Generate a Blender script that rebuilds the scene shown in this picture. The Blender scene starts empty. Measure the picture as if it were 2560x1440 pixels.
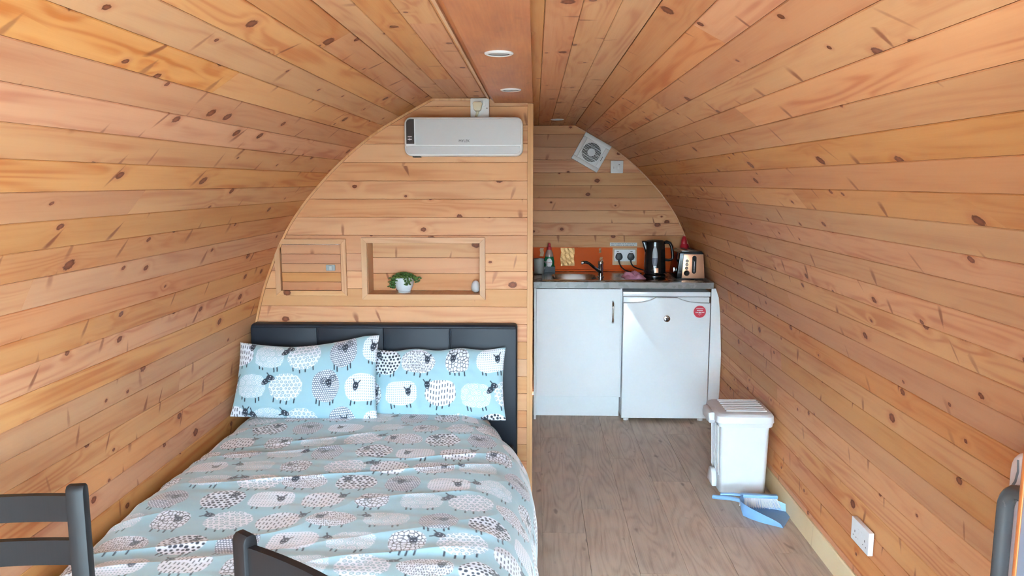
import bpy, bmesh, math, random
import numpy as np
from mathutils import Vector, Matrix

# ------------------------------------------------------------------ camera, world, light, exposure
scene = bpy.context.scene
COL = scene.collection
cam_d = bpy.data.cameras.new('camera'); cam = bpy.data.objects.new('camera', cam_d); COL.objects.link(cam)
cam_d.sensor_width = 36.0; cam_d.lens = 36.0 * 1923.0 / 2560.0; cam_d.clip_start = 0.02
YAW, PITCH = math.radians(1.7114), math.radians(7.8463)
cam.location = (0, 0, 1.52)
cam.rotation_euler = (math.pi / 2 - PITCH, 0, YAW)
scene.camera = cam

world = bpy.data.worlds.new('World'); scene.world = world; world.use_nodes = True
bg = world.node_tree.nodes['Background']
bg.inputs[0].default_value = (0.615, 0.82, 0.97, 1); bg.inputs[1].default_value = 50.5

vs = scene.view_settings
vs.view_transform = 'Standard'; vs.look = 'None'; vs.gamma = 1.0; vs.use_curve_mapping = False
vs.exposure = 0.0
scene.cycles.max_bounces = 4; scene.cycles.diffuse_bounces = 4; scene.cycles.glossy_bounces = 2
scene.cycles.use_adaptive_sampling = True; scene.cycles.adaptive_threshold = 0.20; scene.cycles.adaptive_min_samples = 20
scene.cycles.caustics_reflective = False; scene.cycles.caustics_refractive = False
scene.cycles.use_denoising = True

# ------------------------------------------------------------------ material helpers
def lin(r, g, b):
    f = lambda c: (c / 255 / 12.92) if c / 255 <= 0.04045 else ((c / 255 + 0.055) / 1.055) ** 2.4
    return (f(r), f(g), f(b), 1.0)

class G:
    def __init__(s, name):
        s.m = bpy.data.materials.new(name); s.m.use_nodes = True; s.nt = s.m.node_tree
        s.b = s.nt.nodes['Principled BSDF']
    def n(s, t, **kw):
        x = s.nt.nodes.new(t)
        for k, v in kw.items(): setattr(x, k, v)
        return x
    def put(s, sock, v):
        if isinstance(v, bpy.types.NodeSocket): s.nt.links.new(v, sock)
        elif v is not None: sock.default_value = v
    def math(s, op, a, b=None, c=None):
        x = s.n('ShaderNodeMath', operation=op)
        for i, v in enumerate((a, b, c)): s.put(x.inputs[i], v)
        return x.outputs[0]
    def add(s, a, b): return s.math('ADD', a, b)
    def mul(s, a, b): return s.math('MULTIPLY', a, b)
    def sub(s, a, b): return s.math('SUBTRACT', a, b)
    def comb(s, x, y, z=0.0):
        c = s.n('ShaderNodeCombineXYZ')
        for i, v in enumerate((x, y, z)): s.put(c.inputs[i], v)
        return c.outputs[0]
    def sep(s, v):
        c = s.n('ShaderNodeSeparateXYZ'); s.put(c.inputs[0], v); return c.outputs
    def noise(s, vec, scale=1.0, detail=2.0, rough=0.5):
        x = s.n('ShaderNodeTexNoise'); s.put(x.inputs['Vector'], vec)
        x.inputs['Scale'].default_value = scale; x.inputs['Detail'].default_value = detail; x.inputs['Roughness'].default_value = rough
        return x.outputs[0]
    def vor(s, vec, feature='F1', rnd=0.9):
        x = s.n('ShaderNodeTexVoronoi', voronoi_dimensions='2D', feature=feature); s.put(x.inputs['Vector'], vec)
        x.inputs['Scale'].default_value = 1.0
        x.inputs['Randomness'].default_value = rnd
        return x.outputs
    def mix(s, f, a, b):
        x = s.n('ShaderNodeMix', data_type='RGBA'); s.put(x.inputs[0], f); s.put(x.inputs[6], a); s.put(x.inputs[7], b)
        return x.outputs[2]
    def smooth(s, v, lo, hi, a=0.0, b=1.0):
        x = s.n('ShaderNodeMapRange', interpolation_type='SMOOTHSTEP'); s.put(x.inputs[0], v)
        for i, q in enumerate((lo, hi, a, b)): x.inputs[i + 1].default_value = q
        return x.outputs[0]
    def bump(s, h, strength=0.2, dist=0.002):
        x = s.n('ShaderNodeBump'); s.put(x.inputs['Height'], h); x.inputs['Strength'].default_value = strength; x.inputs['Distance'].default_value = dist
        s.nt.links.new(x.outputs[0], s.b.inputs['Normal'])

def plain(name, col, rough=0.5, metal=0.0, spec=0.5, mottle=0.06, scale=40.0, coat=0.0):
    g = G(name); tc = g.n('ShaderNodeTexCoord')
    nz = g.noise(tc.outputs['Object'], scale, 3)
    dark = tuple(c * (1 - mottle) for c in col[:3]) + (1,); lite = tuple(min(1, c * (1 + mottle)) for c in col[:3]) + (1,)
    g.put(g.b.inputs['Base Color'], g.mix(nz, dark, lite))
    g.put(g.b.inputs['Roughness'], g.smooth(nz, 0.2, 0.8, max(0.02, rough * 0.9), min(1, rough * 1.1)))
    g.b.inputs['Metallic'].default_value = metal; g.b.inputs['Specular IOR Level'].default_value = spec
    g.b.inputs['Coat Weight'].default_value = coat
    return g.m

def pine(name, lightA, lightB, darkA, darkB, knotty=1.0, rough=0.42):
    """varnished knotty pine: local x runs across a board, local y along it"""
    g = G(name); tc = g.n('ShaderNodeTexCoord'); oi = g.n('ShaderNodeObjectInfo')
    X, Y, Z = g.sep(tc.outputs['Object']); R = oi.outputs['Random']
    xo = g.add(X, g.mul(R, 19.7)); yo = g.add(Y, g.mul(R, 153.1))
    r2 = g.math('FRACT', g.mul(R, 17.3)); r3 = g.math('FRACT', g.mul(R, 71.9))
    warp = g.sub(g.noise(g.comb(g.mul(xo, 6), g.mul(yo, 1.1), g.mul(R, 40)), 1.0, 2), 0.5)
    # round knots
    a, b = 1 / 0.11, 1 / 0.36
    v = g.vor(g.comb(g.mul(xo, a), g.mul(yo, b)))
    px, py, _ = g.sep(v['Position']); cr, cg, cb = g.sep(v['Color'])
    dx = g.sub(xo, g.mul(px, 1 / a)); dy = g.sub(yo, g.mul(py, 1 / b))
    size = g.add(0.0052, g.mul(g.mul(cr, cr), 0.0125))
    wob = g.mul(g.sub(g.noise(g.comb(xo, yo, 0.0), 160, 1), 0.5), 0.7)
    d = g.math('SQRT', g.add(g.math('POWER', g.math('DIVIDE', dx, size), 2.0),
                             g.math('POWER', g.math('DIVIDE', dy, g.mul(size, 1.35)), 2.0)))
    dw = g.add(d, wob)
    pres = g.math('GREATER_THAN', cb, 1.0 - 0.72 * knotty)
    knot = g.mul(g.smooth(dw, 0.85, 1.15, 1.0, 0.0), pres)
    halo = g.mul(g.smooth(dw, 1.0, 2.6, 1.0, 0.0), pres)
    # spike knots: slanted reddish streaks across the board
    a2, b2 = 1 / 0.11, 1 / 0.30
    xs = g.add(xo, 3.3)
    v2 = g.vor(g.comb(g.mul(xs, a2), g.mul(yo, b2)))
    qx, qy, _ = g.sep(v2['Position']); er, eg, eb = g.sep(v2['Color'])
    sx = g.sub(xs, g.mul(qx, 1 / a2)); sy = g.sub(yo, g.mul(qy, 1 / b2))
    sy = g.add(sy, g.add(g.mul(sx, g.mul(g.sub(er, 0.5), 0.9)), g.mul(wob, 0.004)))
    wid = g.add(0.0052, g.mul(g.math('MAXIMUM', g.add(sx, 0.024), 0.0), g.mul(eg, 0.30)))
    sl = g.math('SQRT', g.add(g.math('POWER', g.math('DIVIDE', sx, 0.036), 2.0), g.math('POWER', g.math('DIVIDE', sy, wid), 2.0)))
    spike = g.mul(g.mul(g.smooth(sl, 0.35, 1.2, 1.0, 0.0), g.math('GREATER_THAN', eb, 1.0 - 0.46 * knotty)), g.add(0.38, g.mul(er, 0.45)))
    # growth rings: contour lines of a slow field pushed aside by the knots
    push = g.mul(g.math('EXPONENT', g.mul(g.mul(d, d), -0.07)), g.mul(pres, 0.11))
    F = g.add(g.add(g.noise(g.comb(g.mul(xo, 11), g.mul(yo, 0.75), g.mul(R, 9)), 1.0, 1.5), g.mul(xo, 1.2)), push)
    bands = g.math('POWER', g.add(0.5, g.mul(0.5, g.math('SINE', g.mul(F, 62.0)))), 1.7)
    streak = g.noise(g.comb(g.mul(g.add(xo, g.mul(warp, 0.02)), 330), g.mul(yo, 5.0), R), 1.0, 2)
    soft = g.noise(g.comb(g.mul(xo, 22), g.mul(yo, 1.6), R), 1.0, 2)
    lite = g.mix(r2, lightA, lightB); dark = g.mix(r2, darkA, darkB)
    f = g.add(g.mul(g.mul(bands, g.smooth(soft, 0.3, 0.7)), g.add(0.10, g.mul(r3, 0.52))), g.add(g.mul(streak, 0.16), g.add(g.mul(g.sub(soft, 0.45), 0.9), 0.10)))
    col = g.mix(g.smooth(f, 0.0, 0.95), lite, dark)
    val = g.n('ShaderNodeHueSaturation'); g.put(val.inputs['Color'], col)
    g.put(val.inputs['Value'], g.add(0.88, g.mul(r3, 0.22))); g.put(val.inputs['Saturation'], g.add(0.92, g.mul(R, 0.16)))
    col = val.outputs[0]
    col = g.mix(g.mul(halo, 0.45), col, darkB)
    col = g.mix(spike, col, lin(128, 64, 38))
    col = g.mix(g.mul(knot, 0.92), col, g.mix(g.smooth(dw, 0.2, 0.9), lin(132, 72, 48), lin(100, 48, 30)))
    g.put(g.b.inputs['Base Color'], col)
    g.put(g.b.inputs['Roughness'], g.add(rough - 0.05, g.mul(streak, 0.12)))
    g.b.inputs['Specular IOR Level'].default_value = 0.22
    return g.m

PINE = pine('pine_boards', lin(210, 155, 104), lin(209, 148, 107), lin(187, 118, 73), lin(187, 114, 77), rough=0.5)
PINE_PALE = pine('pine_wall_boards', lin(220, 170, 124), lin(220, 162, 120), lin(198, 138, 94), lin(200, 132, 92), 0.85, rough=0.5)
PINE_CLEAR = pine('planed_pine_trim', lin(218, 174, 132), lin(216, 168, 126), lin(200, 150, 106), lin(198, 146, 104), 0.06)

PINE_RAW = pine('pale_skirting_pine', lin(226, 208, 172), lin(222, 200, 166), lin(206, 180, 140), lin(204, 176, 136), 0.5)

def laminate():
    g = G('oak_laminate'); tc = g.n('ShaderNodeTexCoord'); oi = g.n('ShaderNodeObjectInfo')
    X, Y, Z = g.sep(tc.outputs['Object']); R = oi.outputs['Random']
    xo = g.add(X, g.mul(R, 23.0)); yo = g.add(Y, g.mul(R, 117.0)); r2 = g.math('FRACT', g.mul(R, 31.7))
    w = g.sub(g.noise(g.comb(g.mul(xo, 9), g.mul(yo, 2.2), R), 1, 2), 0.5)
    F = g.add(g.noise(g.comb(g.mul(xo, 7.5), g.mul(yo, 0.9), R), 1.0, 1.5), g.mul(xo, 0.8))
    bands = g.math('POWER', g.add(0.5, g.mul(0.5, g.math('SINE', g.mul(F, 95.0)))), 2.0)
    streak = g.noise(g.comb(g.mul(g.add(xo, g.mul(w, 0.03)), 240), g.mul(yo, 6), R), 1.0, 3)
    blot = g.noise(g.comb(g.mul(xo, 14), g.mul(yo, 4.5), 2.0), 1.0, 3)
    f = g.add(g.mul(bands, 0.22), g.add(g.mul(streak, 0.45), g.mul(g.sub(blot, 0.5), 0.8)))
    col = g.mix(g.smooth(f, 0.0, 0.85), g.mix(r2, lin(206, 188, 170), lin(198, 182, 166)), g.mix(r2, lin(162, 140, 122), lin(154, 136, 122)))
    spots = g.smooth(g.noise(g.comb(g.mul(xo, 20), g.mul(yo, 9), 7.0), 1.0, 1), 0.68, 0.8)
    col = g.mix(g.mul(spots, 0.6), col, lin(92, 74, 62))
    g.put(g.b.inputs['Base Color'], col); g.put(g.b.inputs['Roughness'], g.add(0.30, g.mul(streak, 0.2)))
    g.b.inputs['Specular IOR Level'].default_value = 0.45
    return g.m
OAK = laminate()

def plywood():
    g = G('stained_plywood'); tc = g.n('ShaderNodeTexCoord')
    X, Y, Z = g.sep(tc.outputs['Object'])
    n1 = g.noise(g.comb(g.mul(X, 9), g.mul(Y, 2.2), 0.0), 1.0, 4, 0.6); n2 = g.noise(g.comb(g.mul(X, 160), g.mul(Y, 5), 0.0), 1.0, 2)
    st = g.smooth(g.noise(g.comb(g.mul(X, 16), g.mul(Y, 7), 5.0), 1.0, 2), 0.62, 0.75)
    col = g.mix(g.smooth(g.add(g.mul(n1, 0.8), g.mul(n2, 0.3)), 0.3, 0.8), lin(206, 132, 82), lin(172, 98, 62))
    col = g.mix(g.mul(st, 0.35), col, lin(104, 56, 38))
    g.put(g.b.inputs['Base Color'], col); g.b.inputs['Roughness'].default_value = 0.4
    return g.m
PLY = plywood()
WHITE_GLOSS = plain('white_enamel', lin(226, 231, 234), 0.16, mottle=0.01)
WHITE_MATT = plain('white_melamine', lin(228, 232, 234), 0.32, mottle=0.01)
WHITE_PLASTIC = plain('white_plastic', lin(232, 234, 236), 0.3, mottle=0.01)
BIN_WHITE = plain('bin_plastic', lin(214, 218, 222), 0.4, spec=0.3, mottle=0.01)
DARK_GREY = plain('dark_grey', lin(70, 72, 76), 0.6)  # own dark grey of the socket screw and the fridge badge mark
CREAM_PLASTIC = plain('cream_plastic', lin(218, 206, 178), 0.4, mottle=0.02)
SILVER_PLASTIC = plain('silver_plastic', lin(196, 196, 198), 0.42, 0.0, mottle=0.01)
BLACK_GLOSS = plain('black_gloss_plastic', lin(26, 26, 29), 0.15, mottle=0.02)
BLACK_MATT = plain('black_matt_plastic', lin(24, 24, 26), 0.5, mottle=0.05)
CHROME = plain('chrome', lin(205, 207, 210), 0.1, 1.0, mottle=0.01)
STEEL = plain('brushed_steel', lin(190, 190, 190), 0.24, 1.0, mottle=0.04)
COPPER = plain('brushed_copper', lin(224, 166, 132), 0.34, 0.75, mottle=0.05, scale=15)
WORKTOP = plain('grey_stone_laminate', lin(128, 126, 124), 0.28, mottle=0.16, scale=18)
ORANGE = plain('orange_splashback', lin(222, 92, 24), 0.5, spec=0.12, mottle=0.10, scale=7)
GOLD = plain('gold_tape', lin(168, 122, 66), 0.35, 0.4, mottle=0.5, scale=120)
PALE_TAPE = plain('pale_tape', lin(205, 165, 125), 0.5, mottle=0.15, scale=90)
BLUE_PLASTIC = plain('pale_blue_plastic', lin(132, 176, 222), 0.35, mottle=0.02)
BRISTLE = plain('white_bristle', lin(226, 232, 238), 0.6, mottle=0.1)
RED_PLASTIC = plain('red_plastic', lin(196, 30, 48), 0.35)
RED_PRINT = plain('red_print', lin(196, 36, 62), 0.4)
WHITE_PRINT = plain('white_print', lin(235, 225, 226), 0.5)
GREEN_PLASTIC = plain('green_bottle', lin(26, 110, 74), 0.2)
CLEARISH = plain('clear_bottle_neck', lin(176, 150, 138), 0.12)
GREY_CERAMIC = plain('grey_ceramic', lin(160, 164, 160), 0.3)
POT = plain('mottled_white_ceramic', lin(206, 214, 220), 0.5, mottle=0.16, scale=28)
LEAF = plain('succulent_green', lin(74, 112, 48), 0.5, mottle=0.35, scale=70)
SOIL = plain('soil', lin(60, 46, 36), 0.9, mottle=0.3)
EGG = plain('satin_white_ceramic', lin(200, 200, 200), 0.35)
PINK = plain('pink_cloth', lin(214, 150, 178), 0.9, mottle=0.15, scale=60)
PAPER = plain('white_paper', lin(215, 215, 212), 0.6, mottle=0.03)
INK = plain('black_ink', lin(40, 40, 44), 0.6)
INK_GREY = plain('grey_ink', lin(110, 110, 112), 0.6)
DISPLAY = plain('dark_display', lin(42, 34, 32), 0.2)
WATER_WINDOW = plain('clear_grey_window', lin(150, 152, 155), 0.4)
WATER_WINDOW2 = plain('tinted_water_window', lin(84, 86, 100), 0.4)
DARK_BRUSHED = plain('dark_tube_metal', lin(74, 76, 80), 0.2, 0.7, mottle=0.08)
TUBE = plain('grey_tube_lacquer', lin(86, 88, 92), 0.25, mottle=0.05)
DOOR_GREY = plain('blue_grey_paint', lin(120, 132, 150), 0.3, mottle=0.04)
EDGE_WOOD = plain('orange_varnished_edge', lin(150, 82, 36), 0.35, mottle=0.15)
DARK_FABRIC = plain('dark_bed_fabric', lin(40, 44, 52), 0.8)
MATTRESS = plain('white_mattress', lin(220, 220, 218), 0.9)
PAVING = plain('gravel', lin(140, 138, 130), 0.9, mottle=0.2, scale=6)

def leather():
    g = G('black_faux_leather'); tc = g.n('ShaderNodeTexCoord')
    n = g.noise(tc.outputs['Object'], 320, 2); n2 = g.noise(tc.outputs['Object'], 9, 2)
    g.put(g.b.inputs['Base Color'], g.mix(n2, lin(24, 30, 40), lin(30, 37, 48)))
    g.b.inputs['Roughness'].default_value = 0.5; g.b.inputs['Specular IOR Level'].default_value = 0.35; g.bump(n, 0.12, 0.0008); return g.m
LEATHER = leather()

def black_wood():
    g = G('black_stained_wood'); tc = g.n('ShaderNodeTexCoord'); X, Y, Z = g.sep(tc.outputs['Object'])
    n = g.noise(g.comb(g.mul(X, 260), g.mul(Y, 260), g.mul(Z, 7)), 1.0, 3)
    g.put(g.b.inputs['Base Color'], g.mix(n, lin(14, 14, 16), lin(27, 26, 29)))
    g.put(g.b.inputs['Roughness'], g.add(0.42, g.mul(n, 0.12))); g.b.inputs['Specular IOR Level'].default_value = 0.35; g.bump(n, 0.15, 0.0006); return g.m
BLACKWOOD = black_wood()

def printed_fabric():
    g = G('sheep_print_cotton'); at = g.n('ShaderNodeAttribute'); at.attribute_name = 'print'
    tc = g.n('ShaderNodeTexCoord'); n = g.noise(tc.outputs['Object'], 900, 1)
    g.put(g.b.inputs['Base Color'], at.outputs['Color']); g.b.inputs['Roughness'].default_value = 0.85
    g.b.inputs['Specular IOR Level'].default_value = 0.2
    g.b.inputs['Sheen Weight'].default_value = 0.55; g.b.inputs['Sheen Roughness'].default_value = 0.4
    g.bump(n, 0.05, 0.0005); return g.m
SHEEP = printed_fabric()

def glass():
    g = G('window_glass'); nt = g.nt
    tr = g.n('ShaderNodeBsdfTransparent'); gl = g.n('ShaderNodeBsdfGlossy'); gl.inputs['Roughness'].default_value = 0.02
    fr = g.n('ShaderNodeFresnel'); mx = g.n('ShaderNodeMixShader')
    nt.links.new(fr.outputs[0], mx.inputs[0]); nt.links.new(tr.outputs[0], mx.inputs[1]); nt.links.new(gl.outputs[0], mx.inputs[2])
    nt.links.new(mx.outputs[0], nt.nodes['Material Output'].inputs[0]); return g.m
GLASS = glass()

# ------------------------------------------------------------------ object helpers
ORG = {}
def tag(o, label, cat, group=None, kind=None):
    o['label'] = label; o['category'] = cat
    if group: o['group'] = group
    if kind: o['kind'] = kind
    return o
def thing(name, label, cat, loc=(0, 0, 0), group=None, rotz=0.0, kind=None):
    o = bpy.data.objects.new(name, None); COL.objects.link(o); o.location = loc; o.rotation_euler = (0, 0, rotz)
    o.empty_display_size = 0.05
    ORG[o.name] = Vector(loc) if not rotz else Vector((0, 0, 0))
    return tag(o, label, cat, group, kind)

class MB:
    """collects shapes and links them as one mesh object"""
    def __init__(s): s.bm = bmesh.new()
    def _merge(s, b2, M=None):
        me = bpy.data.meshes.new('tmp'); b2.to_mesh(me); b2.free()
        if M is not None: me.transform(M)
        s.bm.from_mesh(me); bpy.data.meshes.remove(me); return s
    def box(s, x0, x1, y0, y1, z0, z1, r=0.0, seg=2, M=None):
        b = bmesh.new(); bmesh.ops.create_cube(b, size=1.0)
        for v in b.verts:
            v.co = Vector(((x0 + x1) / 2 + v.co.x * (x1 - x0), (y0 + y1) / 2 + v.co.y * (y1 - y0), (z0 + z1) / 2 + v.co.z * (z1 - z0)))
        if r > 0: bmesh.ops.bevel(b, geom=b.edges[:], offset=r, segments=seg, affect='EDGES', profile=0.5)
        return s._merge(b, M)
    def prism(s, pts, axis, a0, a1, r=0.0, seg=2, M=None):
        """2D outline extruded along an axis; outline in the other two axes in xyz order"""
        def mk(p, a):
            return {'X': (a, p[0], p[1]), 'Y': (p[0], a, p[1]), 'Z': (p[0], p[1], a)}[axis]
        b = bmesh.new(); lo = [b.verts.new(mk(p, a0)) for p in pts]; hi = [b.verts.new(mk(p, a1)) for p in pts]
        n = len(pts); caps = [b.faces.new(lo), b.faces.new(hi)]
        for i in range(n): b.faces.new((lo[i], lo[(i + 1) % n], hi[(i + 1) % n], hi[i]))
        bmesh.ops.recalc_face_normals(b, faces=b.faces[:])
        if r > 0:
            ed = {e for f in caps for e in f.edges}
            bmesh.ops.bevel(b, geom=list(ed), offset=r, segments=seg, affect='EDGES', profile=0.5)
        return s._merge(b, M)
    def tube(s, path, rad, seg=10, M=None, squash=None):
        b = bmesh.new(); P = [Vector(p) for p in path]; n = len(P)
        rad = [rad] * n if not hasattr(rad, '__len__') else rad
        rings = []; up = None
        for i in range(n):
            t = (P[min(i + 1, n - 1)] - P[max(i - 1, 0)]).normalized()
            if up is None:
                up = Vector((0, 0, 1)) if abs(t.z) < 0.9 else Vector((1, 0, 0))
            sd = t.cross(up).normalized(); up = sd.cross(t).normalized()
            k = squash if squash else 1.0
            rings.append([b.verts.new(P[i] + sd * math.cos(q) * rad[i] + up * math.sin(q) * rad[i] * k) for q in [2 * math.pi * j / seg for j in range(seg)]])
        for i in range(n - 1):
            for j in range(seg):
                b.faces.new((rings[i][j], rings[i][(j + 1) % seg], rings[i + 1][(j + 1) % seg], rings[i + 1][j]))
        b.faces.new(rings[0]); b.faces.new(rings[-1])
        bmesh.ops.recalc_face_normals(b, faces=b.faces[:])
        return s._merge(b, M)
    def lathe(s, prof, c=(0, 0, 0), axis='Z', seg=32, M=None, sx=1.0, sy=1.0):
        b = bmesh.new(); rings = []
        def mk(r, h, q):
            x, y = r * math.cos(q) * sx, r * math.sin(q) * sy
            v = {'Z': (x, y, h), 'Y': (x, h, y), 'X': (h, x, y)}[axis]
            return Vector(c) + Vector(v)
        for r, h in prof:
            if r < 1e-6: rings.append([b.verts.new(mk(0, h, 0))])
            else: rings.append([b.verts.new(mk(r, h, 2 * math.pi * j / seg)) for j in range(seg)])
        for A, B in zip(rings, rings[1:]):
            for j in range(seg):
                k = (j + 1) % seg
                if len(A) == 1 and len(B) == 1: continue
                if len(A) == 1: b.faces.new((A[0], B[k], B[j]))
                elif len(B) == 1: b.faces.new((A[j], A[k], B[0]))
                else: b.faces.new((A[j], A[k], B[k], B[j]))
        bmesh.ops.recalc_face_normals(b, faces=b.faces[:])
        return s._merge(b, M)
    def grid(s, fn, nu, nv, closed=False):
        b = bmesh.new(); V = [[b.verts.new(fn(i / nu, j / nv)) for j in range(nv + 1)] for i in range(nu + 1)]
        for i in range(nu):
            for j in range(nv): b.faces.new((V[i][j], V[i + 1][j], V[i + 1][j + 1], V[i][j + 1]))
        return s._merge(b)
    def build(s, name, mat, parent=None, smooth=35, local=False):
        me = bpy.data.meshes.new(name); s.bm.to_mesh(me); s.bm.free()
        o = bpy.data.objects.new(name, me); COL.objects.link(o); me.materials.append(mat)
        if parent is not None:
            o.parent = parent; org = ORG.get(parent.name, Vector((0, 0, 0)))
            if not local and org.length: me.transform(Matrix.Translation(-org))
            ORG[o.name] = org
        if smooth:
            me.polygons.foreach_set('use_smooth', [True] * len(me.polygons)); me.set_sharp_from_angle(angle=math.radians(smooth))
        return o

def text_mb(body, size, M, extrude=0.0003):
    cu = bpy.data.curves.new('t', 'FONT'); cu.body = body; cu.size = size; cu.extrude = extrude; cu.align_x = 'CENTER'; cu.align_y = 'CENTER'
    cu.resolution_u = 3
    o = bpy.data.objects.new('t', cu); COL.objects.link(o)
    dg = bpy.context.evaluated_depsgraph_get(); me = bpy.data.meshes.new_from_object(o.evaluated_get(dg))
    me.transform(M); mb = MB(); mb.bm.from_mesh(me)
    bpy.data.objects.remove(o); bpy.data.curves.remove(cu); bpy.data.meshes.remove(me)
    return mb
def facing(x, y, z):   # text plane turned to face -Y at a point
    return Matrix.Translation((x, y, z)) @ Matrix.Rotation(math.pi / 2, 4, 'X')
def rrect(x0, x1, z0, z1, r, n=5):
    pts = []
    for cx, cz, a0 in ((x1 - r, z1 - r, 0), (x0 + r, z1 - r, 90), (x0 + r, z0 + r, 180), (x1 - r, z0 + r, 270)):
        for k in range(n + 1):
            a = math.radians(a0 + 90 * k / n); pts.append((cx + r * math.cos(a), cz + r * math.sin(a)))
    return pts

def board(name, parent, M, w, ya0, yb0, ya1, yb1, t=0.014, c=0.0017, mat=None, extra=None):
    """flat board: local x across (0..w), y along, face at z=0, long edges chamfered.
       a = end positions on the x=0 edge, b = on the x=w edge"""
    e = 0.0005
    x0, x1 = e, w - e
    V, F = [], []
    def piece(x0, x1, ya0, yb0, ya1, yb1, cl, cr):
        n = len(V)
        V.extend([(x0, ya0, -t), (x1, yb0, -t), (x1, yb1, -t), (x0, ya1, -t),
                  (x0, ya0, -cl), (x1, yb0, -cr), (x1, yb1, -cr), (x0, ya1, -cl),
                  (x0 + cl, ya0, 0), (x1 - cr, yb0, 0), (x1 - cr, yb1, 0), (x0 + cl, ya1, 0)])
        F.extend([[n + q for q in f] for f in ((8, 9, 10, 11), (4, 8, 11, 7), (9, 5, 6, 10), (0, 4, 7, 3), (5, 1, 2, 6), (0, 1, 5, 9, 8, 4), (3, 7, 11, 10, 6, 2), (0, 3, 2, 1))])
    if extra is None: piece(x0, x1, ya0, yb0, ya1, yb1, c, c)
    else:
        for q in extra: piece(*q)
    me = bpy.data.meshes.new(name); me.from_pydata(V, [], F)
    o = bpy.data.objects.new(name, me); COL.objects.link(o); me.materials.append(mat or PINE)
    o.parent = parent; o.matrix_local = M
    return o
def frame(origin, across, along, normal):
    a, l, n = Vector(across).normalized(), Vector(along).normalized(), Vector(normal).normalized()
    return Matrix(((a.x, l.x, n.x, origin[0]), (a.y, l.y, n.y, origin[1]), (a.z, l.z, n.z, origin[2]), (0, 0, 0, 1)))
random.seed(7); rng = np.random.default_rng(5)

# ------------------------------------------------------------------ the pod shell
CX = -0.105; YF, YP, YK = -0.02, 3.65, 5.40
ZS = [0, .2, .43, .6, .8, .86, 1.0, 1.147, 1.31, 1.45, 1.595, 1.685, 1.763, 1.86, 1.905]
WS = [1.282, 1.295, 1.293, 1.283, 1.262, 1.25, 1.213, 1.155, 1.078, .975, .84, .735, .635, .46, .375]
def half_w(z): return float(np.interp(z, ZS, WS))
zz = np.linspace(0, 1.905, 400); ww = np.interp(zz, ZS, WS)
ker = np.hanning(41); ker /= ker.sum()
wsm = np.convolve(np.pad(ww, 20, mode='reflect', reflect_type='odd'), ker, 'valid')
zz, wsm = zz[::-1], wsm[::-1]                       # from the crown corner down to the floor
s_arc = np.concatenate([[0], np.cumsum(np.hypot(np.diff(zz), np.diff(wsm)))])
STEP = 0.0866; NB = int(math.ceil(s_arc[-1] / STEP))
def prof(s): return float(np.interp(s, s_arc, wsm)), float(np.interp(s, s_arc, zz))
PW = [prof(min(k * STEP, s_arc[-1])) for k in range(NB + 1)]
def arch_w(z): return float(np.interp(z, zz[::-1], wsm[::-1]))

def shell(name, pts, label, cat):
    """hidden backing behind the boards, a folded sheet 25 mm thick; pts list of (x, z) and outward offset"""
    mb = MB(); out = []
    for i, p in enumerate(pts):
        a, b = pts[max(i - 1, 0)], pts[min(i + 1, len(pts) - 1)]
        t = Vector((b[0] - a[0], b[1] - a[1])).normalized(); nrm = Vector((-t.y, t.x))
        if nrm.dot(Vector((p[0] - CX, p[1] - 0.9))) < 0: nrm = -nrm
        out.append((Vector(p) + nrm * 0.016, Vector(p) + nrm * 0.045))
    poly = [tuple(o[0]) for o in out] + [tuple(o[1]) for o in reversed(out)]
    mb.prism(poly, 'Y', YF, YK + 0.05)
    o = mb.build(name, PINE, smooth=0); tag(o, label, cat, kind='structure'); return o
KSPLIT = 9
sideR = [(CX + w, z) for w, z in PW]; sideL = [(CX - w, z) for w, z in PW]
wall_left = shell('wall_left', sideL[KSPLIT:], 'left curved wall of long horizontal knotty pine boards', 'wall')
wall_right = shell('wall_right', sideR[KSPLIT:], 'right curved wall of long horizontal knotty pine boards', 'wall')
ceiling = shell('ceiling', sideL[:KSPLIT + 1][::-1] + sideR[:KSPLIT + 1], 'vaulted ceiling of long knotty pine boards', 'ceiling')

def lengthwise(parent, p, q):
    """a run of boards along the pod between profile points p and q (p nearer the crown)"""
    ax = Vector((q[0] - p[0], 0, q[1] - p[1])); w = ax.length
    n = ax.cross(Vector((0, 1, 0))).normalized()
    mid = Vector(((p[0] + q[0]) / 2 - CX, 0, (p[1] + q[1]) / 2 - 0.9))
    along = Vector((0, 1, 0))
    if n.dot(mid) > 0:                               # keep a right-handed frame with the face to the room
        p, q = q, p; ax = -ax
    n = ax.normalized().cross(along)
    cuts = [YF, YK]
    if random.random() < 0.38: cuts.insert(1, random.uniform(1.6, 4.6))
    for y0, y1 in zip(cuts, cuts[1:]):
        board('board', parent, frame((p[0], y0, p[1]), ax, along, n), w, 0, 0, y1 - y0 - 0.0006, y1 - y0 - 0.0006)
for k in range(NB):
    par = (ceiling, ceiling) if k < KSPLIT else (wall_left, wall_right)
    lengthwise(par[0], sideL[k], sideL[k + 1]); lengthwise(par[1], sideR[k], sideR[k + 1])
xs = np.linspace(CX - 0.375, CX + 0.375, 10)
for a, b in zip(xs, xs[1:]): lengthwise(ceiling, (a, 1.905), (b, 1.905))

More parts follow.
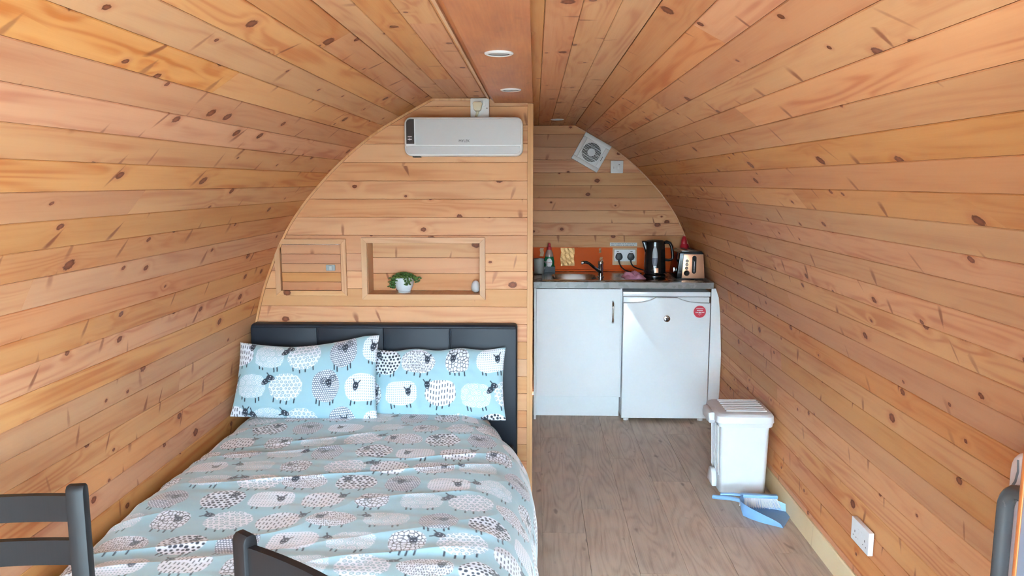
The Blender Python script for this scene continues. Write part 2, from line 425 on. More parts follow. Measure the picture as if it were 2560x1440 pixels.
# floor
mb = MB(); mb.box(CX - 1.27, CX + 1.27, YF, YK, -0.06, -0.009)
floor = tag(mb.build('floor', OAK, smooth=0), 'brown oak laminate plank floor', 'floor', kind='structure')
J = {0: 3.192, 1: 3.443, 2: 4.114, 3: 3.79, 4: 3.27, 5: 4.3, -1: 3.9}
for c in range(-8, 7):
    x0 = 0.037 + 0.1905 * c; x1 = x0 + 0.1905
    x0, x1 = max(x0, CX - 1.275), min(x1, CX + 1.275)
    if x1 - x0 < 0.02: continue
    j = J.get(c, 3.0 + random.random()); j -= 1.267 * 4
    while j < YK:
        y0, y1 = max(j, YF), min(j + 1.267, YK); j += 1.267
        if y1 - y0 < 0.03: continue
        board('plank', floor, frame((x0, y0, 0), (1, 0, 0), (0, 1, 0), (0, 0, 1)), x1 - x0, 0, 0, y1 - y0 - 0.0008, y1 - y0 - 0.0008, t=0.008, c=0.0007, mat=OAK)

# kitchen end wall
mb = MB(); mb.prism([(CX - 0.37, 1.93)] + [(CX - w - .01, z) for w, z in PW] + [(CX + w + .01, z) for w, z in PW[::-1]] + [(CX + 0.37, 1.93)], 'Y', YK + 0.015, YK + 0.05)
wall_back = tag(mb.build('wall_back', PINE_PALE, smooth=0), 'pale pine boarded end wall behind the kitchenette', 'wall', kind='structure')
z = 1.845 - 0.087 * 21
while z < 1.9:
    z0, z1 = max(z, 0.0), min(z + 0.087, 1.904); z += 0.087
    if z1 - z0 < 0.01: continue
    xl = -0.02
    board('board', wall_back, frame((xl, YK, z0), (0, 0, 1), (1, 0, 0), (0, -1, 0)), z1 - z0, 0, 0, CX + arch_w(z0) - xl, CX + arch_w(z1) - xl, mat=PINE_PALE)

# partition behind the bed, with openings for the hatch and the niche
HX0, HX1, HZ0, HZ1 = -1.228, -0.917, 0.990, 1.2376
NX0, NX1, NZ0, NZ1 = -0.8145, -0.2505, 0.972, 1.2465
wall_part = MB(); XR = -0.036
bands = []
z = 0.839 - 0.0858 * 10 + 0.019
bz = []
z0 = 0.0
zed = [0.0] + [0.839 + 0.0858 * k for k in range(-9, 13)] + [1.904]
def spans(za, zb):
    zm = (za + zb) / 2; cut = []
    if HZ0 < zm < HZ1: cut.append((HX0, HX1))
    if NZ0 < zm < NZ1: cut.append((NX0, NX1))
    return cut
def left_x(z): return CX - arch_w(z)
boards_todo = []
for za, zb in zip(zed, zed[1:]):
    if zb - za < 0.004: continue
    sub = sorted({za, zb} | {q for q in (HZ0, HZ1, NZ0, NZ1) if za + 0.002 < q < zb - 0.002})
    rows = []
    for sa, sb in zip(sub, sub[1:]):
        x = None; segs = []; edges = [c for c in spans(sa, sb)]
        cur = None
        for c0, c1 in edges: segs.append((cur, c0)); cur = c1
        segs.append((cur, XR)); rows.append((sa, sb, segs))
    boards_todo.append((za, zb, rows))
    for sa, sb, segs in rows:
        for l, r in segs:
            if l is None: wall_part.prism([(left_x(sa) - .01, sa), (r, sa), (r, sb), (left_x(sb) - .01, sb)], 'Y', YP + 0.015, YP + 0.04)
            else: wall_part.box(l, r, YP + 0.015, YP + 0.04, sa, sb)
wall_partition = tag(wall_part.build('wall_partition', PINE_PALE, smooth=0), 'pale pine boarded partition wall behind the bed', 'wall', kind='structure')
for za, zb, rows in boards_todo:
    def M0(): return frame((-1.5, YP, za), (0, 0, 1), (1, 0, 0), (0, -1, 0))
    if len(rows) == 1:
        for l, r in rows[0][2]:
            if l is None: board('board', wall_partition, M0(), zb - za, left_x(za) + 1.5, left_x(zb) + 1.5, r + 1.5, r + 1.5, mat=PINE_PALE)
            else: board('board', wall_partition, M0(), zb - za, l + 1.5, l + 1.5, r + 1.5, r + 1.5, mat=PINE_PALE)
    else:                                            # notched board
        q = []
        for i, (sa, sb, segs) in enumerate(rows):
            for l, r in segs:
                a0 = (left_x(sa) if l is None else l) + 1.5; b0 = (left_x(sb) if l is None else l) + 1.5
                q.append((sa - za + (0.0003 if i == 0 else 0), sb - za - (0.0003 if i == len(rows) - 1 else 0), a0, b0, r + 1.5, r + 1.5,
                          0.0016 if i == 0 else 0.0, 0.0016 if i == len(rows) - 1 else 0.0))
        board('board', wall_partition, M0(), zb - za, 0, 0, 0, 0, mat=PINE_PALE, extra=q)

# side wall of the enclosed room beside the kitchenette
mb = MB(); mb.box(-0.055, -0.03, YP + 0.04, YK, 0, 1.904)
wall_side = tag(mb.build('wall_side', PINE_PALE, smooth=0), 'narrow pine side wall running back beside the kitchenette', 'wall', kind='structure')
z = 0.0
while z < 1.89:
    z1 = min(z + 0.0866, 1.904)
    board('board', wall_side, frame((-0.016, YP + 0.005, z), (0, 0, 1), (0, 1, 0), (1, 0, 0)) if False else frame((-0.016, YK - 0.002, z), (0, 0, 1), (0, -1, 0), (1, 0, 0)), z1 - z, 0, 0, YK - YP - 0.01, YK - YP - 0.01, mat=PINE_PALE)
    z = z1

# trims
def ribbon(name, label, pts, y0, y1, wdt, mat):
    mb = MB(); inner = []
    for i, p in enumerate(pts):
        a, b = Vector(pts[max(i - 1, 0)]), Vector(pts[min(i + 1, len(pts) - 1)])
        t = (b - a).normalized(); n = Vector((-t.y, t.x))
        if n.dot(Vector((CX - p[0], 0.6 - p[1]))) < 0: n = -n
        inner.append(tuple(Vector(p) + n * wdt))
    mb.prism(list(pts) + inner[::-1], 'Y', y0, y1)
    o = mb.build(name, mat, smooth=25); return tag(o, label, 'trim', kind='structure')
fine = [prof(s) for s in np.linspace(0.0, s_arc[-1] - 0.02, 60)]
ribbon('trim_1', 'thin curved pine bead edging the bed partition', [(CX - w + .001, z) for w, z in fine], YP - 0.012, YP, 0.010, PINE_CLEAR)
ribbon('trim_2', 'thin curved pine bead edging the kitchenette end wall', [(CX + w - .001, z) for w, z in fine if z > 0.9], YK - 0.010, YK, 0.006, PINE_CLEAR)
mb = MB(); mb.box(CX - 0.372, -0.302, YP - 0.012, YP, 1.894, 1.9045, 0.001)
tag(mb.build('trim_3', PINE_CLEAR), 'short straight pine bead along the ceiling above the heater', 'trim', kind='structure')
mb = MB(); mb.box(-0.0365, -0.0095, YP - 0.018, YP + 0.045, 0, 1.879, 0.002)
tag(mb.build('trim_4', PINE_CLEAR), 'upright pine corner post at the end of the partition', 'trim', kind='structure')
mb = MB(); mb.prism([(1.180, 0), (1.1680, 0.0), (1.1730, 0.085), (1.177, 0.091), (1.1895, 0.091)], 'Y', YF, 4.80)
tag(mb.build('baseboard_right', PINE_RAW, smooth=20), 'pale pine skirting board along the foot of the right wall', 'baseboard', kind='structure')
mb = MB(); mb.prism([(CX * 2 - x, z) for x, z in [(1.180, 0), (1.1680, 0.0), (1.1730, 0.085), (1.177, 0.091), (1.1895, 0.091)]], 'Y', YF, YP - 0.08)
tag(mb.build('baseboard_left', PINE_RAW, smooth=20), 'pale pine skirting board along the foot of the left wall', 'baseboard', kind='structure')

# front gable behind the camera: doorway, two windows, one door leaf folded inwards
mb = MB()
def gable(y0, y1):
    X = lambda z: arch_w(z)
    bandz = [0, .08, 1.28, 1.80, 1.904]
    holes = {0: [(-.28, .60)], 1: [(-1.19, -.34), (-.28, .60), (.68, .95)], 2: [(-.28, .52)], 3: []}
    for i, (za, zb) in enumerate(zip(bandz, bandz[1:])):
        zsub = np.linspace(za, zb, 9)
        for sa, sb in zip(zsub, zsub[1:]):
            cur = None
            for h0, h1 in holes[i] + [(None, None)]:
                la, lb = (CX - X(sa), CX - X(sb)) if cur is None else (cur, cur)
                ra, rb = (CX + X(sa), CX + X(sb)) if h0 is None else (h0, h0)
                if ra > la and rb > lb: mb.prism([(la, sa), (ra, sa), (rb, sb), (lb, sb)], 'Y', y0, y1)
                cur = h1
gable(YF - 0.07, YF)
tag(mb.build('wall_front', PINE, smooth=0), 'pine front gable wall around the doorway', 'wall', kind='structure')
for i, (x0, x1) in enumerate(((-1.19, -.34), (.68, .95))):
    mb = MB()
    for b in ((x0, x0 + .03, .08, 1.28), (x1 - .03, x1, .08, 1.28), (x0 + .03, x1 - .03, .08, .11), (x0 + .03, x1 - .03, 1.25, 1.28)): mb.box(b[0], b[1], YF - .06, YF - .02, b[2], b[3], .003)
    w = tag(mb.build('window_%d' % (i + 1), PINE_CLEAR), ['wide fixed front window left of the doorway', 'narrow fixed front window right of the doorway'][i], 'window', kind='structure')
    MB().box(x0 + .028, x1 - .028, YF - .043, YF - .039, .108, 1.252).build('pane', GLASS, w)
mb = MB(); mb.box(.5525, .593, YF + .01, .8455, 0.02, 1.70, .001)
door = tag(mb.build('door_1', DOOR_GREY), 'blue-grey door leaf folded inwards at the right edge', 'door', kind='structure')
mb = MB(); mb.box(.5515, .595, .8455, .852, 0.02, 1.70, .001); mb.build('edge_strip', EDGE_WOOD, door)['label'] = 'orange varnished edge strip'
mb = MB(); mb.box(-150, 150, -300, YF - .07, -.16, -.10)
tag(mb.build('ground', PAVING, smooth=0), 'grey gravel ground outside the doorway', 'ground', kind='structure')

# ------------------------------------------------------------------ ceiling panel and downlights
t = thing('lighting_panel', 'reddish brown stained plywood panel carrying downlights along the ceiling', 'panel', (-0.1, 2.0, 1.905))
mb = MB(); mb.prism([(-.2115, 1.9048), (-.0125, 1.9048), (-.0125, 1.879), (-.187, 1.879)], 'Y', YF + .001, 3.615, 0.0015); mb.build('panel', PLY, t, 20)
mb = MB(); mb.prism([(-.2235, 1.9048), (-.2115, 1.9048), (-.2115, 1.897), (-.2200, 1.898)], 'Y', YF + .001, 3.62); mb.build('edge_bead', PINE_CLEAR, t, 20)
def downlight(x, y, z, label):
    t = thing('downlight', label, 'downlight', (x, y, z), 'recessed ceiling downlights')
    MB().lathe([(0.030, 0.0), (0.041, 0.0), (0.041, -0.003), (0.036, -0.006), (0.030, -0.004)], (x, y, z), seg=36).build('rim', WHITE_PLASTIC, t)
    MB().lathe([(0, -0.0022), (0.018, -0.0026), (0.0305, -0.0015)], (x, y, z), seg=32).build('lens', SILVER_PLASTIC, t)
downlight(-.103, 2.225, 1.879, 'larger round white downlight in the brown panel, nearer the camera')
downlight(-.097, 3.09, 1.879, 'round white downlight in the brown panel near the heater')
downlight(.135, 4.864, 1.905, 'small white downlight on pine boards above the kitchenette')

# ------------------------------------------------------------------ heater, sockets, hatch, niche
t = thing('wall_heater', 'white wall heater with dark display panel above the bed', 'heater', (-.327, 3.64, 1.725))
mb = MB(); mb.prism(rrect(-.597, -.057, 1.637, 1.812, .032), 'Y', 3.545, 3.647, .010, 3); body = mb.build('body', WHITE_PLASTIC, t)
mb = MB(); mb.prism(rrect(-.546, -.066, 1.687, 1.803, .004, 2), 'Y', 3.5435, 3.546, .001, 1); mb.build('front_panel', SILVER_PLASTIC, t)
pts = [(-.551, 1.692), (-.551, 1.803), (-.567, 1.803)] + [(-.567 + .020 * math.cos(math.radians(a)), 1.783 + .020 * math.sin(math.radians(a))) for a in (105, 120, 135, 150, 165, 180)] + [(-.587, 1.692)]
disp = MB().prism(pts, 'Y', 3.543, 3.546).build('display', DISPLAY, t, 20)
mb = MB()
for zc in (1.7235, 1.7125): mb.box(-.5805, -.5615, 3.5422, 3.5432, zc - .0015, zc + .0015)
mb.box(-.5715, -.5705, 3.5424, 3.5432, 1.7065, 1.7195); mb.build('display_marks', WHITE_PRINT, disp, 0)
pts = [(-.070, 1.681), (-.588, 1.681)] + [(-.568 + .020 * math.cos(math.radians(a)), 1.666 + .020 * math.sin(math.radians(a))) for a in (180, 200, 220, 240, 255, 270)] + [(-.086 + .018 * math.cos(math.radians(a)), 1.664 + .018 * math.sin(math.radians(a))) for a in (-90, -65, -40, -20, 0)]
MB().prism(pts, 'Y', 3.5425, 3.546, .001, 1).build('louvre_flap', SILVER_PLASTIC, t, 20)
text_mb('MYLEK', .0165, facing(-.323, 3.543, 1.7045)).build('lettering', INK, t, 0)
MB().box(-.562, -.527, 3.556, 3.60, 1.632, 1.638, .001).build('sensor', BLACK_MATT, t)

def socket_plate(name, label, x0, x1, z0, z1, y0, y1, kind, group=None):
    t = thing(name, label, 'socket' if 'socket' in name else 'switch', ((x0 + x1) / 2, y1, z0), group)
    MB().prism(rrect(x0, x1, z0, z1, .004, 2), 'Y', y0, y1, .0015, 2).build('plate', WHITE_PLASTIC, t)
    return t
t = socket_plate('socket', 'single white socket above the heater with a cream plug', -.300, -.214, 1.816, 1.902, 3.617, YP, 1)
MB().box(-.2415, -.2315, 3.613, 3.6185, 1.866, 1.891, .001).build('rocker', WHITE_PLASTIC, t)
MB().lathe([(0, -.0015), (.002, -.0015), (.0028, 0)], (-.2235, 3.617, 1.8565), 'Y', 12).build('screw', DARK_GREY, t)
t = thing('plug', 'cream moulded plug with flex in the socket above the heater', 'plug', (-.266, 3.617, 1.862))
pts = [(-.288, 1.876), (-.282, 1.884), (-.250, 1.884), (-.244, 1.876), (-.2495, 1.849), (-.255, 1.842), (-.277, 1.842), (-.2825, 1.849)]
MB().prism(pts, 'Y', 3.590, 3.6168, .004, 2).build('body', CREAM_PLASTIC, t)
mb = MB(); mb.tube([(-.266, 3.602, 1.845), (-.2665, 3.600, 1.834), (-.270, 3.603, 1.824), (-.274, 3.612, 1.8185), (-.278, 3.625, 1.816)], [.0065, .006, .0055, .005, .005], 10)
for k in range(4): mb.lathe([(.0055, -.001), (.0078, 0), (.0055, .001)], (-.266 - .0008 * k, 3.601, 1.841 - .0032 * k), 'Z', 12)
mb.build('flex', CREAM_PLASTIC, t)

def mitred(mb_name, parent, x0, x1, z0, z1, w, y0, y1, mat):
    o = [(x0, z0), (x1, z0), (x1, z1), (x0, z1)]; i = [(x0 + w, z0 + w), (x1 - w, z0 + w), (x1 - w, z1 - w), (x0 + w, z1 - w)]
    for k in range(4):
        a, b = k, (k + 1) % 4
        P = [o[a], o[b], i[b], i[a]]
        horiz = k % 2 == 0
        cx, cz = (sum(p[0] for p in P) / 4, sum(p[1] for p in P) / 4)
        # local frame: x across the rail, y along it, so the grain follows
        along = (1, 0, 0) if horiz else (0, 0, 1); across = (0, 0, 1) if horiz else (-1, 0, 0)
        if not horiz: pass
        M = frame((cx, y0, cz), across, along, (0, -1, 0))
        V, F = [], []
        for yy in (0.0, -(y1 - y0)):
            for p in P:
                l = (p[0] - cx, p[1] - cz); V.append(((l[1], l[0], yy) if horiz else (-l[0], l[1], yy)))
        F = [(0, 1, 2, 3), (7, 6, 5, 4)] + [(q, 4 + q, 4 + (q + 1) % 4, (q + 1) % 4) for q in range(4)]
        bmx = bmesh.new(); vv = [bmx.verts.new(v) for v in V]
        for f in F: bmx.faces.new([vv[q] for q in f])
        bmesh.ops.recalc_face_normals(bmx, faces=bmx.faces[:])
        bmesh.ops.bevel(bmx, geom=[e for e in bmx.edges], offset=.0007, segments=1, affect='EDGES')
        me = bpy.data.meshes.new(mb_name); bmx.to_mesh(me); bmx.free(); me.materials.append(mat)
        ob = bpy.data.objects.new(mb_name, me); COL.objects.link(ob); ob.parent = parent
        ob.matrix_local = Matrix.Translation(-ORG.get(parent.name, Vector((0, 0, 0)))) @ M

t = thing('hatch', 'small framed pine hatch with a grey latch beside the niche', 'hatch', (-1.075, YP, .975))
mitred('frame_rail', t, -1.2460, -.903, .977, 1.250, .0245, YP - .017, YP, PINE_CLEAR)
dz = np.linspace(1.0025, 1.2235, 6)
dz[1:-1] = [1.0435, 1.0885, 1.132, 1.178]
tb = MB().box(-1.2185, -.930, YP + .004, YP + .012, 1.003, 1.2225).build('door', PINE_CLEAR, t, 0)
for a, b in zip(dz, dz[1:]):
    o = board('board', tb, Matrix.Translation(-ORG[tb.name]) @ frame((-1.2175, YP - .004, a), (0, 0, 1), (1, 0, 0), (0, -1, 0)), b - a, 0, 0, .2855, .2855, t=.008, c=.0012, mat=PINE)
MB().box(-1.2185, -.930, YP - .008, YP - .003, 1.2225, 1.2255, 0).build('hinge', STEEL, t)
lt = MB().prism(rrect(-1.002, -.958, 1.0975, 1.1265, .003, 2), 'Y', YP - .009, YP - .004, .001, 1).build('latch', plain('grey_latch', lin(150, 158, 160), .4, .3), t)
MB().prism(rrect(-.987, -.971, 1.1015, 1.1225, .002, 2), 'Y', YP - .012, YP - .009, .001, 1).build('slider', plain('latch_slider', lin(176, 182, 182), .35, .3), lt)

t = thing('niche', 'recessed pine display niche with a mitred frame above the headboard', 'niche', (-.533, YP, .96))
mitred('frame_rail', t, -.8285, -.2365, .9595, 1.2585, .0265, YP - .017, YP, PINE_CLEAR)
NB_ = 3.765
MB().box(-.8145, -.8005, YP, NB_ + .014, .972, 1.2465).build('side', PINE_CLEAR, t, 0)
MB().box(-.2645, -.2505, YP, NB_ + .014, .972, 1.2465).build('side', PINE_CLEAR, t, 0)
MB().box(-.8005, -.2645, YP, NB_ + .014, .972, .9855).build('shelf', PINE_CLEAR, t, 0)
MB().box(-.8005, -.2645, YP, NB_ + .014, 1.2325, 1.2465).build('top', PINE_CLEAR, t, 0)
for a, b in zip((.9857, 1.072, 1.150), (1.072, 1.150, 1.2325)):
    board('back_board', t, Matrix.Translation(-ORG[t.name]) @ frame((-.8003, NB_, a), (0, 0, 1), (1, 0, 0), (0, -1, 0)), b - a, 0, 0, .5355, .5355, t=.012, mat=PINE_PALE)

t = thing('potted_succulent', 'trailing green succulent in a mottled white pot on the niche shelf', 'plant', (-.637, 3.705, .9857))
c0 = (-.637, 3.705, .9857)
MB().lathe([(0, .0), (.030, 0), (.0305, .005), (.028, .007), (.036, .016), (.044, .035), (.0475, .055), (.047, .074), (.0445, .074), (.044, .064), (0, .064)], c0, seg=36).build('pot', POT, t)
MB().lathe([(0, .066), (.044, .0645)], c0, seg=20).build('soil', SOIL, t)
bmf = MB(); ico = bmesh.new(); bmesh.ops.create_icosphere(ico, subdivisions=1, radius=1.0); mei = bpy.data.meshes.new('leafunit'); ico.to_mesh(mei); ico.free()
def leaf(x, y, z, s):
    R = Matrix.Rotation(random.uniform(0, 6.28), 4, 'Z') @ Matrix.Rotation(random.uniform(-.9, .9), 4, 'X')
    m2 = mei.copy(); m2.transform(Matrix.Translation((x, y, z)) @ R @ Matrix.Diagonal((s * 1.25, s * .9, s * .6, 1))); bmf.bm.from_mesh(m2); bpy.data.meshes.remove(m2)
for k in range(210):
    a = random.uniform(0, 6.283); r = .054 * math.sqrt(random.random()); leaf(c0[0] + r * math.cos(a), c0[1] + r * math.sin(a) * .85, c0[2] + .074 + .026 * (1 - (r / .06) ** 2) * random.uniform(.3, 1), random.uniform(.0045, .0068))
for (ax, n, ln) in ((-.053, 60, .055), (.058, 26, .026), (.026, 22, .036), (-.040, 20, .03), (.066, 10, .012)):
    for k in range(n):
        leaf(c0[0] + ax + random.gauss(0, .010), c0[1] - math.sqrt(max(0.0, .052 ** 2 - min(abs(ax), .05) ** 2)) - .004 + random.gauss(0, .003), c0[2] + .078 - ln * random.random(), random.uniform(.0045, .0066))
o = bmf.build('foliage', LEAF, t, 60); o['kind'] = 'stuff'; o['label'] = 'trailing green succulent leaves'
bpy.data.meshes.remove(mei)
t = thing('egg_ornament', 'smooth white egg shaped ornament in the corner of the niche', 'ornament', (-.2885, 3.712, .9857))
MB().lathe([(0, 0), (.010, .0012), (.0175, .008), (.0215, .020), (.0215, .030), (.019, .042), (.013, .053), (.006, .058), (0, .059)], (-.2885, 3.712, .9857), seg=32).build('shell', EGG, t, 60)

# ------------------------------------------------------------------ bed
BX0, BX1 = -1.357, -0.082
t = thing('bed', 'double bed with a padded black leather look headboard', 'bed', (-.72, 2.6, 0))
hb = MB().box(BX0, BX1, 3.572, 3.645, .02, .850, .016, 4).build('headboard', LEATHER, t)
sx = [BX0 + .004, -1.036, -.718, -.401, BX1 - .004]
for a, b in zip(sx, sx[1:]):
    MB().box(a + .0002, b - .0002, 3.566, 3.60, .06, .834, .0035, 3).build('padded_panel', LEATHER, hb)
mb = MB()
for a in sx[1:-1]:
    for dx in (-.0075, .0075): mb.box(a + dx - .0007, a + dx + .0007, 3.5645, 3.568, .10, .822, .0006, 1)
mb.build('stitching', DARK_FABRIC, hb)
mb = MB(); mb.box(-1.335, -.095, 1.66, 3.565, .07, .27, .015, 3); mb.build('base', DARK_FABRIC, t)
for x, y in ((-1.29, 1.72), (-.14, 1.72), (-1.29, 3.50), (-.14, 3.50)): MB().lathe([(0, 0), (.022, 0), (.026, .07), (0, .07)], (x, y, 0), seg=16).build('leg', BLACKWOOD, t)
mb = MB(); mb.box(-1.33, -.20, 1.70, 3.50, .27, .425, .04, 4); mb.build('mattress', MATTRESS, t)

# sheep print, painted as flat colour on the fabric
BGC = np.array(lin(157, 192, 203)[:3]); WHT = np.array(lin(226, 232, 242)[:3]); DRK = np.array(lin(52, 60, 72)[:3]); GRY = np.array(lin(110, 120, 136)[:3]); PALE = np.array(lin(164, 198, 208)[:3]); LILAC = np.array(lin(206, 206, 216)[:3])
def sstep(x, lo, hi):
    q = np.clip((x - lo) / (hi - lo), 0, 1); return q * q * (3 - 2 * q)
class Cloth:
    def __init__(s, S, T):                       # S to the right, T up, metres, 2D arrays
        s.S, s.T = S, T; s.A = np.broadcast_to(BGC, S.shape + (3,)).copy()
        s.res = abs(S[0, 1] - S[0, 0]) if abs(S[0, 1] - S[0, 0]) > 1e-9 else abs(S[1, 0] - S[0, 0])
    def window(s, cx, cy, r):
        m0 = (np.abs(s.S - cx) < r) & (np.abs(s.T - cy) < r)
        rows = np.where(m0.any(1))[0]; cols = np.where(m0.any(0))[0]
        if len(rows) < 3 or len(cols) < 3: return None
        return slice(rows[0], rows[-1] + 1), slice(cols[0], cols[-1] + 1)
    def sheep(s, cx, cy, kind, flip, seed):
        R = np.random.default_rng(seed); w = s.window(cx, cy, .14)
        if w is None: return
        x = (s.S[w] - cx) * (-1 if flip else 1); y = s.T[w] - cy; A = s.A[w]; px = s.res
        def put(mask, col, k=1.0): A[:] = A * (1 - (mask * k)[..., None]) + col * (mask * k)[..., None]
        def seg(x0, y0, x1, y1, wd):
            dx, dy = x1 - x0, y1 - y0; tt = np.clip(((x - x0) * dx + (y - y0) * dy) / (dx * dx + dy * dy), 0, 1)
            return 1 - sstep(np.hypot(x - x0 - tt * dx, y - y0 - tt * dy), wd - px * .5, wd + px * .5)
        a, b, p = [(.066, .058, 2.1), (.064, .054, 2.4), (.064, .050, 2.8), (.070, .058, 2.1), (.056, .064, 2.2), (.068, .050, 3.0), (.072, .050, 2.2), (.050, .052, 2.8)][kind]
        a, b = a * 1.10, b * 1.09
        tilt = R.uniform(-.18, .18) if kind in (0, 3, 4) else R.uniform(-.05, .05)
        xr, yr = x * math.cos(tilt) + y * math.sin(tilt), -x * math.sin(tilt) + y * math.cos(tilt)
        th = np.arctan2(yr / b, xr / a); wob = 1 + .018 * np.sin(th * (11 if kind in (2, 3) else 5) + R.uniform(0, 6))
        rad = (np.abs(xr / a) ** p + np.abs(yr / b) ** p) ** (1 / p) / wob
        body = 1 - sstep(rad, 1 - px / a * .8, 1 + px / a * .8)
        # legs
        sp = R.uniform(-.12, .12)
        for lx in ((-.62, -.40, .38, .60) if kind in (0, 2, 4, 5) else (-.6, -.15, .2, .62)):
            ln = R.uniform(.014, .024); l0 = -b * (1 - abs(lx) ** p) ** (1 / p) + .004
            put(seg(lx * a, l0, lx * a + sp * ln * 2, l0 - ln, .0030), DRK)
        fill = {0: WHT, 1: WHT, 2: PALE, 3: WHT, 4: GRY, 5: WHT, 6: WHT, 7: WHT}[kind]
        put(body, fill)
        u, v = xr, yr
        def cells(du, dv, jit, stagger=.5):
            row = np.floor(v / dv); uu = u / du + stagger * (row % 2); colm = np.floor(uu)
            h = np.sin(row * 127.1 + colm * 311.7 + seed) * 43758.5453; h1 = h - np.floor(h)
            h = np.sin(row * 269.5 + colm * 183.3 + seed) * 43758.5453; h2 = h - np.floor(h)
            return (uu - colm - .5 - (h1 - .5) * jit) * du, (v / dv - row - .5 - (h2 - .5) * jit) * dv, h1, h2
        if kind == 0:
            cu, cv, h1, h2 = cells(.0165, .0150, .35); r = .0042 + .0024 * h1
            put((1 - sstep(np.hypot(cu, cv), r - px * .6, r + px * .6)) * body, DRK)
        elif kind == 1:
            c = np.floor(u / .0125); cu = u - (c + .5) * .0125 + .12 * v * 0; ph = np.sin(c * 91.7 + seed) * 437.5; ph -= np.floor(ph)
            q = (v / .026 + ph) % 1.0
            put((1 - sstep(np.abs(cu), .0014, .0030)) * sstep(q, .10, .18) * (1 - sstep(q, .68, .76)) * body, GRY * .55)
        elif kind == 2:
            cu, cv, h1, h2 = cells(.030, .027, .15); r = np.hypot(cu, cv); ang = np.arctan2(cv, cu) * (1 if seed % 2 else -1)
            q = (r / .0066 - ang / (2 * math.pi) + h1) % 1.0
            put((1 - sstep(np.abs(q - .5), .20, .34)) * (1 - sstep(r, .0135, .0150)) * body, WHT)
            put(sstep(r, .0140, .0155) * body * .35, WHT)
        elif kind == 3:
            cu, cv, h1, h2 = cells(.0185, .0165, .25); r = np.hypot(cu, cv); rr = .0050 + .0020 * h1
            put((1 - sstep(np.abs(r - rr * .78), .0010, .0024)) * body, GRY * .5 + BGC * .6)
            put((1 - sstep(r, rr - px * .5, rr + px * .5)) * body * .35, BGC)
        elif kind == 4:
            cu, cv, h1, h2 = cells(.0088, .0088, .1); put((1 - sstep(np.hypot(cu, cv), .0024, .0040)) * body, WHT)
        elif kind == 5:
            cu, cv, h1, h2 = cells(.0098, .0105, .1, 0.0); put((1 - sstep(np.hypot(cu, cv), .0016, .0032)) * body, BGC * .75)
        elif kind == 6:
            cu, cv, h1, h2 = cells(.0070, .0125, .5); put((1 - sstep(np.abs(cu + cv * (h1 - .5) * .8), .0009, .0026)) * (1 - sstep(np.abs(cv), .0035, .0055)) * body, DRK, .85)
        elif kind == 7:
            best = np.full(u.shape, 9.0); sec = best.copy(); du, dv = .0130, .0165
            r0, c0 = np.floor(v / dv), np.floor(u / du)
            for i in (-1, 0, 1):
                for j in (-1, 0, 1):
                    rr, cc = r0 + i, c0 + j; h = np.sin(rr * 127.1 + cc * 311.7 + seed) * 43758.5; h1 = h - np.floor(h); h = np.sin(rr * 269.5 + cc * 183.3 + seed) * 43758.5; h2 = h - np.floor(h)
                    d = np.hypot((u - (cc + .5 + (h1 - .5) * .8) * du) / du, (v - (rr + .5 + (h2 - .5) * .8) * dv) / dv)
                    sec = np.minimum(sec, np.maximum(d, best)); best = np.minimum(best, d)
            put((1 - sstep(sec - best, .10, .26)) * body, DRK, .9)
        # head
        ram = kind == 4 and seed % 3 != 0
        hx, hy, ha = [(-.030, .026, .3), (.060, .034, -.1), (.072, .022, -.9), (.074, .040, -1.3), (.012, .012, .2), (.030, .004, .2), (.040, .010, .0), (.022, .008, .1)][kind]
        hx += R.uniform(-.006, .006); ca, sa = math.cos(ha), math.sin(ha)
        hu, hv = (x - hx) * ca + (y - hy) * sa, -(x - hx) * sa + (y - hy) * ca
        hw = .0125 - .0022 * np.clip((-hv) / .018, -1, 1)
        put(1 - sstep(np.hypot(hu / hw, hv / .0185), 1 - px / .014, 1 + px / .014), DRK)
        def hp(du, dv): return hx + du * ca - dv * sa, hy + du * sa + dv * ca
        for sgn in (-1, 1):
            if not ram:
                e0, e1 = hp(sgn * .008, .013), hp(sgn * .016, .026); put(seg(*e0, *e1, .0026), DRK)
            else:
                ex, ey = hp(sgn * .021, .012); r = np.hypot(x - ex, y - ey); ang = np.arctan2(y - ey, (x - ex) * sgn)
                q = (r / .0085 - ang / (2 * math.pi)) % 1.0
                put((1 - sstep(np.abs(q - .5), .12, .30)) * (1 - sstep(r, .0175, .0190)), DRK)
            e = hp(sgn * .0052, .003); put(1 - sstep(np.hypot(x - e[0], y - e[1]), .0010, .0026), WHT)
        e0, e1, e2 = hp(-.004, -.010), hp(0, -.0125), hp(.004, -.010); put(np.maximum(seg(*e0, *e1, .0008), seg(*e1, *e2, .0008)), WHT)
    def fill(s, ox, oy, order, seed=0):
        s0, s1, t0, t1 = s.S.min(), s.S.max(), s.T.min(), s.T.max()
        for r in range(int((t0 - oy) / .150) - 1, int((t1 - oy) / .150) + 2):
            for c in range(int((s0 - ox) / .168) - 2, int((s1 - ox) / .168) + 2):
                k = order[(c + r * 5) % len(order)]; sd = (c * 7919 + r * 104729 + seed) % 100003
                s.sheep(ox + c * .168 + (.075 if r % 2 else 0) + ((sd % 17) - 8) * .0011, oy + r * .150 + ((sd % 13) - 6) * .0011, k, sd % 2 == 0, sd)
